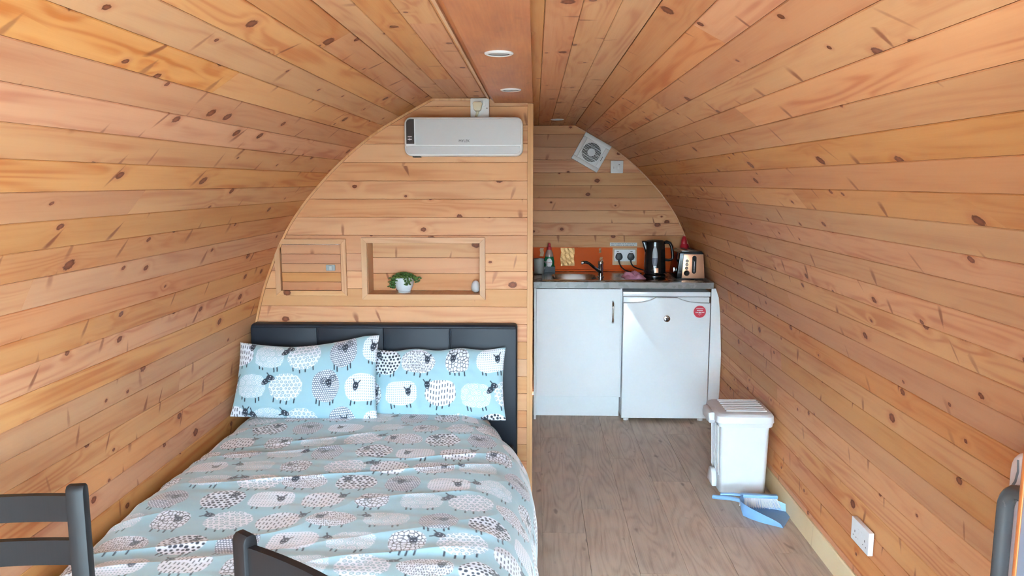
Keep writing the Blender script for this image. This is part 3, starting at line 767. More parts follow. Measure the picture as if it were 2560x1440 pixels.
def vnoise(u, v, seed):
    R = np.random.default_rng(seed); L = R.random((64, 64))
    i, j = np.floor(u).astype(int), np.floor(v).astype(int); fu, fv = u - i, v - j
    fu, fv = fu * fu * (3 - 2 * fu), fv * fv * (3 - 2 * fv)
    g = lambda a, b: L[a % 64, b % 64]
    return (g(i, j) * (1 - fu) + g(i + 1, j) * fu) * (1 - fv) + (g(i, j + 1) * (1 - fu) + g(i + 1, j + 1) * fu) * fv
def sheet(name, P, color, faces_extra=None):
    """P: (n, m, 3) grid of points, colour per point"""
    n, m = P.shape[:2]; me = bpy.data.meshes.new(name)
    idx = np.arange(n * m).reshape(n, m)
    q = np.stack([idx[:-1, :-1], idx[1:, :-1], idx[1:, 1:], idx[:-1, 1:]], -1).reshape(-1, 4)
    me.vertices.add(n * m); me.vertices.foreach_set('co', P.astype(np.float32).ravel())
    me.loops.add(q.size); me.loops.foreach_set('vertex_index', q.astype(np.int32).ravel())
    me.polygons.add(len(q)); me.polygons.foreach_set('loop_start', np.arange(0, q.size, 4, dtype=np.int32))
    me.polygons.foreach_set('use_smooth', np.ones(len(q), dtype=bool)); me.update(calc_edges=True)
    at = me.color_attributes.new('print', 'FLOAT_COLOR', 'POINT')
    c4 = np.ones((n * m, 4), np.float32); c4[:, :3] = color.reshape(-1, 3); at.data.foreach_set('color', c4.ravel())
    me.materials.append(SHEEP); return me

# duvet: cross section rolls over the right edge and is tucked by the wall on the left
sec = np.array([(-1.362, .335), (-1.356, .395), (-1.325, .438), (-1.26, .458), (-1.0, .468), (-.6, .474), (-.25, .470), (-.14, .456), (-.06, .408), (-.012, .33), (.006, .22), (.010, .11)])
sl = np.concatenate([[0], np.cumsum(np.hypot(*np.diff(sec, axis=0).T))])
su = np.arange(0, sl[-1], .0023); secx, secz = np.interp(su, sl, sec[:, 0]), np.interp(su, sl, sec[:, 1])
k = np.hanning(45); k /= k.sum(); secx = np.convolve(np.pad(secx, 22, mode='reflect', reflect_type='odd'), k, 'valid'); secz = np.convolve(np.pad(secz, 22, mode='reflect', reflect_type='odd'), k, 'valid')
lv = np.arange(0, 2.08, .0023)                       # along from the head to the foot
yv = np.where(lv < 1.72, 3.40 - lv, 3.40 - 1.72 - .06 * np.sin(np.clip((lv - 1.72) / .12, 0, 1) * math.pi / 2))
drop = np.clip(lv - 1.70, 0, None); drop = np.where(drop < .12, drop ** 2 * 3, .0432 + (drop - .12) * .9)
U, Vv = np.meshgrid(su, lv, indexing='ij'); X = np.repeat(secx[:, None], len(lv), 1); Z = np.repeat(secz[:, None], len(lv), 1); Yy = np.repeat(yv[None, :], len(su), 0)
topw = sstep(Z, .36, .45)
wr = (vnoise(U * 2.6 + Vv * .7, Vv * 13 + U * 1.2, 1) - .5) * .010 + (vnoise(U * 6 + Vv * 2, Vv * 30 - U * 3, 2) - .5) * .0052 + (vnoise(U * 2.2, Vv * 2.4, 3) - .5) * .030
ridge = (1 - np.abs(2 * vnoise(U * 1.9 + 5, Vv * 9 + U * 2.2, 4) - 1)) ** 4 * .008
Z2 = Z + (wr + ridge) * topw * sstep(Vv, .03, .2)
Z2 = Z2 - drop[None, :] * topw
Z2 = np.maximum(Z2, np.minimum(Z, .12))
side = 1 - topw; right = sstep(U, .9, 1.3)
X2 = X + side * right * ((vnoise(Vv * 7, U * 3, 6) - .5) * .028 + (vnoise(Vv * 16, U * 4, 7) - .5) * .010)
X2 = X2 - right * sstep(X, -.5, -.05) * .13 * sstep(Yy, 2.93, 3.36) ** 1.3
cl = Cloth(U, -Vv); cl.fill(.06, -.08, [7, 3, 1, 6, 2, 4, 0, 5, 1, 7, 2, 3, 6, 0, 4, 5, 2], 11)
me = sheet('duvet', np.stack([X2, Yy, Z2], -1), cl.A)
dv = bpy.data.objects.new('duvet', me); COL.objects.link(dv); tag(dv, 'blue duvet printed with woolly sheep spread over the bed', 'duvet')

def pillow(label, BL, BR, TR, TL, T, ox, oy, order, seed, sag):
    BL, BR, TR, TL = map(np.array, (BL, BR, TR, TL)); wd = np.linalg.norm(BR - BL); ht = np.linalg.norm(TL - BL)
    n_, m_ = int(wd / .0019), int(ht / .0019)
    S, Tt = np.meshgrid(np.linspace(0, 1, n_), np.linspace(0, 1, m_), indexing='ij')
    base = (BL * ((1 - S) * (1 - Tt))[..., None] + BR * (S * (1 - Tt))[..., None] + TR * (S * Tt)[..., None] + TL * ((1 - S) * Tt)[..., None])
    nrm = np.cross(BR - BL, TL - BL); nrm /= np.linalg.norm(nrm)
    if nrm[1] > 0: nrm = -nrm
    ss, tt = np.abs(2 * S - 1), np.abs(2 * Tt - 1)
    th = np.clip((1 - ss ** 4) * (1 - tt ** 3.2), 0, 1) ** .55
    up = (TL - BL) / ht; rt = (BR - BL) / wd
    edge = up * (-(sag(S) * Tt))[..., None]            # uneven top edge
    edge = edge + rt * ((.014 * (1 - tt ** 2)) * (1 - 2 * S) * ss ** 3)[..., None] * 1.0
    wrk = (vnoise(S * 7 + Tt * 2, Tt * 6, seed) - .5) * .012 + (vnoise(S * 18, Tt * 9 + S * 5, seed + 1) - .5) * .006
    crease = (vnoise(S * 3 + 4, Tt * 22, seed + 2) - .5) * .010 * (1 - sstep(Tt, .05, .3))
    front = base + edge + nrm * ((T * th + (wrk + crease) * th))[..., None]
    cl = Cloth(S * wd, Tt * ht); cl.res = .0019; cl.fill(ox, oy, order, seed)
    me = sheet('pillow', front, cl.A)
    o = bpy.data.objects.new('pillow', me); COL.objects.link(o); tag(o, label, 'pillow', 'sheep print pillows')
    q = 8; bk = (base + edge - nrm * (T * .75 * th)[..., None])
    ii = np.unique(np.append(np.arange(0, n_, q), n_ - 1)); jj = np.unique(np.append(np.arange(0, m_, q), m_ - 1))
    me2 = sheet('pillow_back', bk[np.ix_(ii, jj)][::-1], np.broadcast_to(BGC, (len(ii), len(jj), 3)))
    b = bpy.data.objects.new('pillow_back', me2); COL.objects.link(b); b.parent = o
pillow('sheep print pillow on the left, its top corner raised, overlapping its neighbour', (-1.372, 3.32, .472), (-.700, 3.31, .455), (-.714, 3.455, .822), (-1.362, 3.455, .785), .062, .10, .135, [2, 3, 4, 5, 1], 21,
       lambda S: .035 * np.sin(np.clip(S / .9, 0, 1) * math.pi) ** 1.0)
pillow('sheep print pillow on the right, partly behind its neighbour', (-.765, 3.40, .440), (-.128, 3.385, .445), (-.134, 3.505, .757), (-.765, 3.505, .745), .050, .165, .115, [5, 1, 2, 3, 0, 6, 7], 35,
       lambda S: .010 * np.sin(S * math.pi * 3) ** 2)

# ------------------------------------------------------------------ black chairs
def make_chair(loc, rz, label, w=.34):
    t = thing('chair', label, 'chair', loc, 'black wooden ladder back chairs', rotz=rz); t.location = loc
    h = w / 2
    for sx_ in (-1, 1):
        mb = MB(); x = sx_ * h
        pr = [(x - .019, 0), (x + .019, 0), (x + .019, .846)] + [(x + .019 * math.cos(a), .846 + .020 * math.sin(a)) for a in np.linspace(0, math.pi, 9)[1:-1]] + [(x - .019, .846)]
        pr = [(-.0155, 0), (.0155, 0), (.0155, .852), (.013, .862), (.007, .868), (-.007, .868), (-.013, .862), (-.0155, .852)]
        mb.prism(pr, 'X', x - .019, x + .019, .004, 2); mb.build('leg', BLACKWOOD, t, 35, True)
        MB().box(x - .018, x + .018, -.378, -.342, 0, .43, .003).build('leg', BLACKWOOD, t, 35, True)
        MB().box(x - .010, x + .010, -.345, -.014, .375, .425, .002).build('side_rail', BLACKWOOD, t, 35, True)
        MB().box(x - .009, x + .009, -.345, -.014, .17, .195, .002).build('stretcher', BLACKWOOD, t, 35, True)
    for za, zb in ((.787, .846), (.687, .744), (.587, .644)):
        bmx = MB(); n = 12
        def fn(i, side):
            u = i / n * 2 - 1; return Vector((u * (h - .012), .012 * (1 - u * u) + side, 0))
        for i in range(n):
            p = [fn(i, -.008), fn(i + 1, -.008), fn(i + 1, .008), fn(i, .008)]
            b = bmx.bm; lo = [b.verts.new((q.x, q.y, za)) for q in p]; hi = [b.verts.new((q.x, q.y, zb)) for q in p]
            b.faces.new(lo[::-1]); b.faces.new(hi); b.faces.new((lo[0], lo[1], hi[1], hi[0])); b.faces.new((lo[2], lo[3], hi[3], hi[2]))
            if i == 0: b.faces.new((lo[3], lo[0], hi[0], hi[3]))
            if i == n - 1: b.faces.new((lo[1], lo[2], hi[2], hi[1]))
        bmesh.ops.remove_doubles(bmx.bm, verts=bmx.bm.verts[:], dist=1e-6)
        bmx.build('back_slat', BLACKWOOD, t, 35, True)
    MB().box(-h - .015, h + .015, -.392, -.016, .427, .447, .005).build('seat', BLACKWOOD, t, 35, True)
    MB().box(-h + .018, h - .018, -.372, -.35, .375, .425, .002).build('front_rail', BLACKWOOD, t, 35, True)
    MB().box(-h + .018, h - .018, -.010, .010, .375, .425, .002).build('back_rail', BLACKWOOD, t, 35, True)
    return t
make_chair((-.995 - .16 * math.cos(math.radians(9)), 1.57 - .16 * math.sin(math.radians(9)), 0), math.radians(9), 'black ladder back chair at the left edge against the wall', .32)
make_chair((-.543 + .17 * math.cos(math.radians(36)), 1.352 - .17 * math.sin(math.radians(36)), 0), math.radians(-36), 'black ladder back chair turned at an angle at the foot of the bed', .34)

# tubular chair by the right wall with a white patterned cushion
t = thing('tubular_chair', 'dark tubular metal chair by the right wall near the door edge', 'chair', (1.0, 1.42, 0))
yA, yB, xc, rt = 1.60, 1.27, 1.010, .0165
path = [(xc, yA, 0.016)] + [(xc, yA, z) for z in (.3, .6, .83)] + [(xc, yA - .055 + .055 * math.cos(a), .83 + .05 * math.sin(a)) for a in np.linspace(0.2, math.pi / 2, 6)] + [(xc, yB + .055 - .055 * math.sin(a), .83 + .05 * math.cos(a)) for a in np.linspace(0.0, math.pi / 2, 6)] + [(xc, yB, z) for z in (.6, .3, .016)]
MB().tube(path, rt, 16).build('hoop_frame', TUBE, t, 60)
for y in (yA - .02, yB + .02): MB().tube([(xc - .36, y, .012), (xc - .34, y, .40), (xc - .30, y, .438), (xc - .004, y, .44)], .012, 12).build('leg', DARK_BRUSHED, t, 60)
MB().box(xc - .38, xc - .02, yB + .01, yA - .01, .448, .475, .012, 3).build('seat', BLACK_MATT, t)
t = thing('cushion', 'white patterned cushion propped behind the dark tubular chair frame', 'cushion', (1.068, 1.49, .475))
mb = MB(); mb.prism(rrect(1.33, 1.662, .478, .945, .05), 'X', 1.046, 1.090, .016, 4); cu_ = mb.build('cover', WHITE_PRINT, t)
mb = MB()
for k in range(5):
    y = 1.640 - .04 * k; mb.tube([(1.0457, y, .86), (1.0457, y - .010, .875), (1.0457, y - .016, .90), (1.0457, y - .013, .925)], .003, 6)
mb.build('grey_streaks', INK_GREY, cu_)

# ------------------------------------------------------------------ kitchenette
t = thing('base_cabinet', 'white kitchen base cabinet under the sink', 'cabinet', (.27, 5.1, 0))
mb = MB(); mb.box(-.004, .012, 4.822, 5.38, .150, .857); mb.box(.536, .552, 4.822, 5.38, .150, .857); mb.box(.012, .536, 4.822, 5.38, .150, .166); mb.box(.012, .536, 5.36, 5.38, .166, .857); mb.build('carcass', WHITE_MATT, t, 0)
d = MB().box(.0105, .541, 4.802, 4.820, .158, .853, .0012, 1).build('door', WHITE_MATT, t)
hp = [(.492, 4.802, .640), (.492, 4.785, .643), (.492, 4.776, .655), (.492, 4.773, .680), (.492, 4.772, .707), (.492, 4.773, .734), (.492, 4.776, .759), (.492, 4.785, .771), (.492, 4.802, .774)]
MB().tube(hp, [.0065, .0065, .0065, .0052, .004, .0052, .0065, .0065, .0065], 12).build('handle', CHROME, d, 60)
MB().box(-.006, .552, 4.902, 4.918, 0, .150, .0008, 1).build('plinth', WHITE_MATT, t)
MB().box(-.0040, .0102, 4.812, 4.902, 0.0, .857, .0008, 1).build('filler_strip', WHITE_MATT, t)

WX0, WX1, WY0, WY1, WZ0, WZ1 = -.006, 1.118, 4.795, 5.388, .8585, .8975
SX0, SX1, SY0, SY1 = .115, .405, 4.90, 5.20
t = thing('worktop', 'grey stone effect worktop over cabinet and fridge', 'worktop', (.55, 5.1, WZ0))
mb = MB(); mb.box(WX0, SX0, WY0, WY1, WZ0, WZ1); mb.box(SX0, SX1, WY0, SY0, WZ0, WZ1); mb.box(SX0, SX1, SY1, WY1, WZ0, WZ1); mb.prism([(SX1, WY0), (WX1, WY0), (WX1 - .002, WY1), (SX1, WY1)], 'Z', WZ0, WZ1)
bmesh.ops.remove_doubles(mb.bm, verts=mb.bm.verts[:], dist=1e-5); mb.build('slab', WORKTOP, t, 0)
t = thing('end_panel', 'white shaped filler panel between fridge and right wall', 'panel', (1.14, 4.83, 0))
MB().prism([(1.110, 0), (1.1745, 0), (1.1755, .092), (1.182, .2), (1.184, .43), (1.168, .70), (1.156, .80), (1.136, .857), (1.110, .857)], 'Y', 4.815, 4.833, .0008, 1).build('panel', WHITE_MATT, t, 20)
t = thing('splashback', 'glossy orange splashback behind the sink and worktop', 'splashback', (.5, 5.39, WZ1))
mb = MB(); mb.prism([(-.012, WZ1), (1.118, WZ1), (1.078, 1.0655), (-.012, 1.0655)], 'Y', YK - .008, YK - .0005); mb.build('sheet', ORANGE, t, 0)
mb = MB(); mb.box(-.012, 1.10, YK - .026, YK - .008, WZ1, WZ1 + .016, .005, 2); mb.build('bottom_seal', ORANGE, t)
YS = YK - .0092
t = thing('gold_patch', 'wrinkled gold tape patch on the orange splashback', 'patch', (.23, YS, .94))
def crinkle(x0, x1, z0, z1, y, seed, amp=.0022):
    def fn(a, b):
        h = math.sin(a * 37 + seed) * math.cos(b * 29 + seed * 2) + math.sin(a * 17 + b * 23 + seed)
        return Vector((x0 + (x1 - x0) * a + .002 * math.sin(b * 9 + seed), y - .0012 - amp * .5 * (1 + h * .5), z0 + (z1 - z0) * b))
    return MB().grid(fn, 22, 26)
crinkle(.181, .277, .937, 1.062, YS, 1).build('foil', GOLD, t, 10)
for i, (x0, x1, z0, z1, lab) in enumerate(((.036, .062, 1.003, 1.060, 'pale torn tape scrap left of the washing up bottle'), (.449, .464, 1.028, 1.061, 'pale tape scrap at the top of the splashback above the tap'), (.455, .474, .970, .997, 'lower pale tape scrap on the splashback behind the tap'))):
    t = thing('tape_scrap', lab, 'tape', ((x0 + x1) / 2, YS, z0), 'tape scraps on the splashback'); crinkle(x0, x1, z0, z1, YS, 4 + i, .0012).build('tape', PALE_TAPE, t, 10)

# sink and tap
t = thing('sink', 'stainless steel inset sink with ridged drainer', 'sink', (.4, 5.1, WZ1))
def sinkfn(a, b):
    x = .046 + (.86 - .046) * a; y = 4.862 + (5.335 - 4.862) * b; z = WZ1 + .0035
    e = min(x - .046, .86 - x, y - 4.862, 5.335 - y)
    if e < .008: z -= .0035 * (1 - e / .008) ** 2
    elif e < .02: z += .0015
    mx, my = .5 * (SX0 + SX1), .5 * (SY0 + SY1); hx, hy = .5 * (SX1 - SX0) - .002, .5 * (SY1 - SY0) - .002
    q = (abs((x - mx) / hx) ** 5 + abs((y - my) / hy) ** 5) ** .2
    if q < 1: z -= .13 * (1 - max(0.0, (q - .72) / .28) ** 1.6) if q > .72 else .13
    if .49 < x < .82 and 4.92 < y < 5.28: z += .0012 * math.cos((y - 4.92) / .36 * 2 * math.pi * 9)
    return Vector((x, y, z))
MB().grid(sinkfn, 110, 70).build('bowl_and_drainer', STEEL, t, 50)
t = thing('tap', 'chrome mixer tap with angled spout beside the sink bowl', 'tap', (.428, 5.06, WZ1))
zt = WZ1 + .0035
MB().lathe([(0, 0), (.024, 0), (.024, .006), (.017, .010), (.0165, .082), (.0185, .086), (.0185, .098), (.015, .106), (0, .108)], (.432, 5.04, zt), seg=24).build('body', CHROME, t)
MB().tube([(.432, 5.035, zt + .030), (.418, 5.02, zt + .042), (.380, 5.00, zt + .072), (.352, 4.985, zt + .096), (.334, 4.98, zt + .103), (.312, 4.978, zt + .103), (.303, 4.978, zt + .099)], [.011, .010, .009, .009, .0095, .0095, .0105], 14).build('spout', DARK_BRUSHED, t, 60)
MB().lathe([(0, -.004), (.0105, -.004), (.0105, .008), (0, .008)], (.306, 4.976, zt + .100), 'X', 16).build('nozzle', CHROME, t)
MB().tube([(.432, 5.04, zt + .104), (.434, 5.02, zt + .112), (.440, 4.995, zt + .116)], [.008, .006, .005], 10).build('lever', CHROME, t, 60)

# fridge
t = thing('fridge', 'white under counter fridge with red sticker and round badge', 'fridge', (.83, 5.08, 0))
MB().box(.556, 1.102, 4.838, 5.34, .022, .806, .004).build('body', WHITE_GLOSS, t)
MB().box(.5535, 1.1005, 4.796, 5.345, .8075, .838, .004, 3).build('lid', WHITE_GLOSS, t)
def grip_pts(xa, xb, sgn):      # scooped corner outline from the outer side to the inner end
    return [(xa + (xb - xa) * q, .8035 - .034 * (1 - q ** 3) ** .9) for q in np.linspace(0, 1, 12)]
L, Rr, zt_ = .5555, 1.0985, .8035
op = [(L, .024), (Rr, .024), (Rr, .769)] + [(Rr - (p[0] - L), p[1]) for p in grip_pts(L, L + .205, 1)][1:] + list(reversed(grip_pts(L, L + .205, 1)))
fd = MB().prism(op, 'Y', 4.780, 4.815, .006, 3).build('door', WHITE_GLOSS, t, 40)
MB().box(L + .002, Rr - .002, 4.806, 4.832, .024, .8035, .003).build('door_liner', WHITE_GLOSS, t)
MB().lathe([(0, -.004), (.017, -.004), (.0205, -.002), (.0205, .001), (0, .001)], (.829, 4.780, .670), 'Y', 32).build('badge', CHROME, fd)
mb = MB(); mb.tube([(.813, 4.7755, .680), (.823, 4.775, .674), (.832, 4.775, .667), (.845, 4.7755, .660)], [.001, .003, .003, .001], 8); mb.tube([(.822, 4.7755, .661), (.832, 4.775, .668), (.844, 4.7755, .674)], [.001, .002, .001], 8); mb.build('badge_mark', DARK_GREY, fd)
MB().lathe([(0, -.0006), (.0415, -.0006), (.0415, .0004), (0, .0004)], (1.032, 4.7797, .716), 'Y', 40).build('sticker_border', WHITE_PRINT, fd)
st = MB().lathe([(0, -.0012), (.038, -.0012), (.038, -.0005), (0, -.0005)], (1.032, 4.7797, .716), 'Y', 40).build('sticker', RED_PRINT, fd)
st['label'] = 'round red sticker with white lettering'
mb = MB()
for cx_, w_, z_, h_ in ((0, .044, .020, .0036), (0, .036, .008, .005), (-.018, .018, -.005, .0046), (.002, .018, -.005, .0075), (.021, .016, -.004, .0046), (0, .022, -.015, .0018), (0, .006, -.024, .003)):
    n = max(2, int(w_ / .0046)); c_ = w_ / n
    for k in range(n): mb.box(1.032 + cx_ - w_ / 2 + k * c_ + .0005, 1.032 + cx_ - w_ / 2 + (k + 1) * c_ - .0005, 4.7780, 4.7786, .716 + z_ - h_ / 2, .716 + z_ + h_ / 2)
mb.build('sticker_print', WHITE_PRINT, fd, 0)
for x in (.59, 1.065): MB().lathe([(0, 0), (.018, 0), (.018, .022), (0, .022)], (x, 4.825, .001), seg=16).build('foot', WHITE_PLASTIC, t)
MB().box(.775, .799, 4.7785, 4.7805, .775, .7765).build('door_print', WHITE_PRINT, fd, 0)

# back wall fittings
t = socket_plate('socket', 'double white socket on the splashback with two black plugs', .5545, .7015, .9705, 1.0525, 5.372, YK - .0085, 2)
for x in (.578, .673):
    MB().box(x - .0075, x + .0075, 5.3705, 5.373, 1.0365, 1.0405).build('indicator', INK, t, 0)
t = thing('backing_patch', 'pale bare patch of tape around the double socket', 'patch', (.63, YS, .942))
MB().box(.544, .713, YS - .0006, YS + .0005, .942, 1.0645).build('tape', PALE_TAPE, t, 0)
def black_plug(x, label, cable):
    t = thing('plug', label, 'plug', (x, 5.372, 1.005), 'black plugs in the double socket')
    z = 1.004
    pts = [(x - .0135, z + .0245), (x + .0135, z + .0245), (x + .023, z + .008), (x + .0245, z - .006), (x + .018, z - .018), (x + .011, z - .022), (x - .011, z - .022), (x - .018, z - .018), (x - .0245, z - .006), (x - .023, z + .008)]
    MB().prism(pts, 'Y', 5.346, 5.3718, .005, 3).build('body', BLACK_MATT, t)
    MB().tube([(x, 5.356, z - .018), (x, 5.352, z - .034)] + cable, [.0075, .0055] + [.0042] * len(cable), 10).build('cable', BLACK_MATT, t, 60)
black_plug(.586, 'left black plug in the double socket, its cable drooping low', [(.590, 5.345, .955), (.600, 5.335, .935), (.620, 5.31, .917), (.650, 5.28, .908), (.690, 5.25, .906), (.72, 5.20, .906)])
black_plug(.668, 'right black plug in the double socket, nearest the kettle', [(.672, 5.345, .955), (.684, 5.33, .938), (.710, 5.31, .928), (.750, 5.29, .918), (.82, 5.27, .908), (.865, 5.25, .906), (.898, 5.235, .906)])
t = thing('notice', 'narrow white printed notice above the double socket', 'sign', (.62, YK, 1.074))
MB().box(.525, .715, YK - .0018, YK - .0003, 1.0745, 1.0995).build('paper', PAPER, t, 0)
mb = MB()
for zc, words in ((1.0918, (.024, .010, .028, .016, .010, .030, .007, .014)), (1.0818, (.020, .006, .026, .012, .012, .024, .018, .010))):
    x = .534
    for w_ in words:
        n = max(1, int(w_ / .0042))
        for k in range(n): mb.box(x + k * w_ / n, x + k * w_ / n + w_ / n * .72, YK - .0023, YK - .0017, zc - .0024, zc + .0024)
        x += w_ + .0045
mb.build('print', INK_GREY, t, 0)
t = socket_plate('fused_switch', 'square white fused switch beside the extractor fan', .521, .606, 1.580, 1.6655, 5.386, YK, 3)
MB().box(.574, .583, 5.3845, 5.3865, 1.636, 1.640).build('indicator', INK, t, 0)
MB().box(.566, .584, 5.3838, 5.3865, 1.605, 1.630, .001).build('rocker', WHITE_PLASTIC, t)
MB().box(.5405, .5425, 5.385, 5.3865, 1.611, 1.625).build('fuse_slot', INK_GREY, t, 0)

# extractor fan, turned to fit under the curve
t = thing('extractor_fan', 'square white extractor fan tilted under the curved ceiling', 'fan', (.385, YK, 1.7215))
t.rotation_euler = (0, math.radians(29.3), 0); ORG[t.name] = Vector((0, 0, 0))
mb = MB()
S_ = .1015
for b in ((-S_, S_, -S_, -.072), (-S_, S_, .072, S_), (-S_, -.072, -.072, .072), (.072, S_, -.072, .072)): mb.box(b[0], b[1], -.034, 0, b[2], b[3], .003, 2)
mb.build('frame', WHITE_PLASTIC, t, 35, True)
MB().box(-.072, .072, -.010, -.004, -.072, .072).build('dark_duct', BLACK_MATT, t, 0, True)
mb = MB(); N_ = 40
for i in range(N_):
    a0, a1 = 2 * math.pi * i / N_, 2 * math.pi * (i + 1) / N_
    def sq(a):
        c, s_ = math.cos(a), math.sin(a); m = max(abs(c), abs(s_)); return (.073 * c / m, .073 * s_ / m)
    mb.prism([(.066 * math.cos(a0), .066 * math.sin(a0)), sq(a0), sq(a1), (.066 * math.cos(a1), .066 * math.sin(a1))], 'Y', -.029, -.012)
mb.build('corner_plate', WHITE_PLASTIC, t, 20, True)
for k in range(15):
    x = -.0616 + k * .0088; hz = math.sqrt(max(0.0, .0665 ** 2 - x * x))
    if hz > .008: MB().box(x - .0013, x + .0013, -.030, -.022, -hz, hz).build('slat', WHITE_PLASTIC, t, 0, True)
for z_ in (-.036, 0, .036):
    hx = math.sqrt(.0665 ** 2 - z_ * z_); MB().box(-hx, hx, -.031, -.024, z_ - .0013, z_ + .0013).build('cross_bar', WHITE_PLASTIC, t, 0, True)
MB().lathe([(0, -.033), (.026, -.033), (.027, -.030), (.027, -.020), (0, -.020)], (0, 0, 0), 'Y', 32).build('hub', WHITE_PLASTIC, t, 35, True)
MB().box(.080, .085, -.0348, -.0338, -.022, .012).build('lettering_strip', INK_GREY, t, 0, True)

# ------------------------------------------------------------------ things on the worktop
SZ = WZ1 + .0042
kx, ky = .788, 5.06
t = thing('kettle', 'black jug kettle with a grey water window and copper tab', 'kettle', (kx, ky, SZ))
MB().lathe([(0, 0), (.072, 0), (.073, .008), (.070, .016), (.060, .022), (.060, .026), (0, .026)], (kx, ky, SZ), seg=40).build('power_base', BLACK_GLOSS, t)
kprof = [(0, .027), (.070, .027), (.0715, .034), (.0705, .060), (.067, .13), (.0625, .215), (.0620, .232), (.058, .236), (0, .236)]
MB().lathe(kprof, (kx, ky, SZ), seg=48).build('body', BLACK_GLOSS, t)
MB().lathe([(0, .243), (.03, .243), (.050, .240), (.057, .235), (0, .235)], (kx, ky, SZ), seg=40).build('lid', BLACK_MATT, t)
mb = MB(); mb.prism([(kx - .088, SZ + .236), (kx - .050, SZ + .236), (kx - .055, SZ + .150), (kx - .066, SZ + .165), (kx - .078, SZ + .200)], 'Y', ky - .020, ky + .020, .008, 3); mb.build('spout', BLACK_GLOSS, t)
hpth = [(kx + .050, ky, SZ + .223), (kx + .075, ky, SZ + .229), (kx + .096, ky, SZ + .222), (kx + .107, ky, SZ + .200), (kx + .113, ky, SZ + .160), (kx + .117, ky, SZ + .130), (kx + .111, ky, SZ + .116), (kx + .092, ky, SZ + .110), (kx + .060, ky, SZ + .112)]
MB().tube(hpth, [.011, .011, .011, .0105, .0095, .009, .009, .009, .010], 12).build('handle', BLACK_GLOSS, t, 60)
def onkettle(xo, z, lift=.0012):
    r = float(np.interp(z, [p[1] for p in kprof[1:7]], [p[0] for p in kprof[1:7]])) + lift
    return Vector((kx + xo, ky - math.sqrt(max(1e-6, r * r - xo * xo)), SZ + z))
def patch_k(x0, zlo, zhi, wf, name, mat, lift=.0012):
    def fn(a, b):
        z = zlo + (zhi - zlo) * a; return onkettle(x0 + (2 * b - 1) * wf(a), z, lift)
    o = MB().grid(fn, 16, 8); bmesh.ops.recalc_face_normals(o.bm, faces=o.bm.faces[:]); return o.build(name, mat, t, 60)
w_full = lambda z: .0165 * math.sqrt(max(0.0, 1 - ((z - .125) / .055) ** 2)) ** .75 if z < .125 else .0165 * math.sqrt(max(0.0, 1 - ((z - .125) / .082) ** 2))
patch_k(-.010, .078, .130, lambda a: w_full(.078 + .052 * a) + .0004, 'water_window', WATER_WINDOW2)
patch_k(-.010, .130, .205, lambda a: w_full(.130 + .075 * a) + .0004, 'water_window', WATER_WINDOW)
patch_k(.001, .034, .064, lambda a: .0125, 'copper_tab', COPPER)
patch_k(-.008, .0700, .0745, lambda a: .010, 'lettering', WHITE_PRINT, .0008)

tx0, tx1 = .908, 1.100
t = thing('toaster', 'black toaster with a copper end panel near the right wall', 'toaster', (1.0, 5.06, WZ1))
TZ = WZ1
MB().prism([(tx0 + .002, TZ + .006), (tx1 - .006, TZ + .006), (tx1 - .018, TZ + .168), (tx1 - .032, TZ + .182), (tx0 + .034, TZ + .182), (tx0 + .018, TZ + .170)], 'Y', 4.945, 5.215, .008, 3).build('body', BLACK_GLOSS, t, 40)
MB().box(tx0 + .01, tx1 - .012, 4.955, 5.205, TZ, TZ + .012, .002).build('base', BLACK_MATT, t)
MB().prism([(tx0 + .036, TZ + .008), (tx1 - .010, TZ + .008), (tx1 - .022, TZ + .164), (tx0 + .045, TZ + .164)], 'Y', 4.936, 4.947, .003, 2).build('end_panel', COPPER, t)
MB().prism(rrect(1.007, 1.034, TZ + .040, TZ + .155, .0134, 6), 'Y', 4.9345, 4.938).build('lever_slot', BLACK_GLOSS, t, 30)
MB().tube([(1.0205, 4.9335, TZ + .048), (1.0205, 4.9335, TZ + .118)], .0025, 8).build('lever_rail', STEEL, t, 60)
MB().box(1.0125, 1.0285, 4.922, 4.936, TZ + .118, TZ + .127, .003, 2).build('lever', BLACK_GLOSS, t)
for zq in (.121, .098, .075):
    bt = MB().lathe([(0, -.001), (.0096, -.001), (.0096, .001), (0, .001)], (.975 - (.121 - zq) * .05, 4.9355, TZ + zq), 'Y', 20).build('button_ring', BLACK_GLOSS, t)
    MB().lathe([(0, -.004), (.006, -.004), (.0072, -.002), (.0072, 0), (0, 0)], (.975 - (.121 - zq) * .05, 4.9345, TZ + zq), 'Y', 20).build('button', CHROME, bt)
MB().lathe([(0, -.014), (.012, -.014), (.0145, -.010), (.0185, -.002), (.0185, 0), (0, 0)], (.9745, 4.936, TZ + .043), 'Y', 28).build('dial', BLACK_GLOSS, t)
MB().box(.945, 1.062, 4.96, 5.20, TZ + .181, TZ + .1845, .001).build('top_plate', STEEL, t)
for x in (.972, 1.018): MB().box(x, x + .022, 4.985, 5.18, TZ + .1842, TZ + .1852).build('slot', BLACK_MATT, t, 0)
MB().box(.900, .913, 5.00, 5.012, TZ + .040, TZ + .072, .003, 2).build('crumb_tray_tab', STEEL, t)

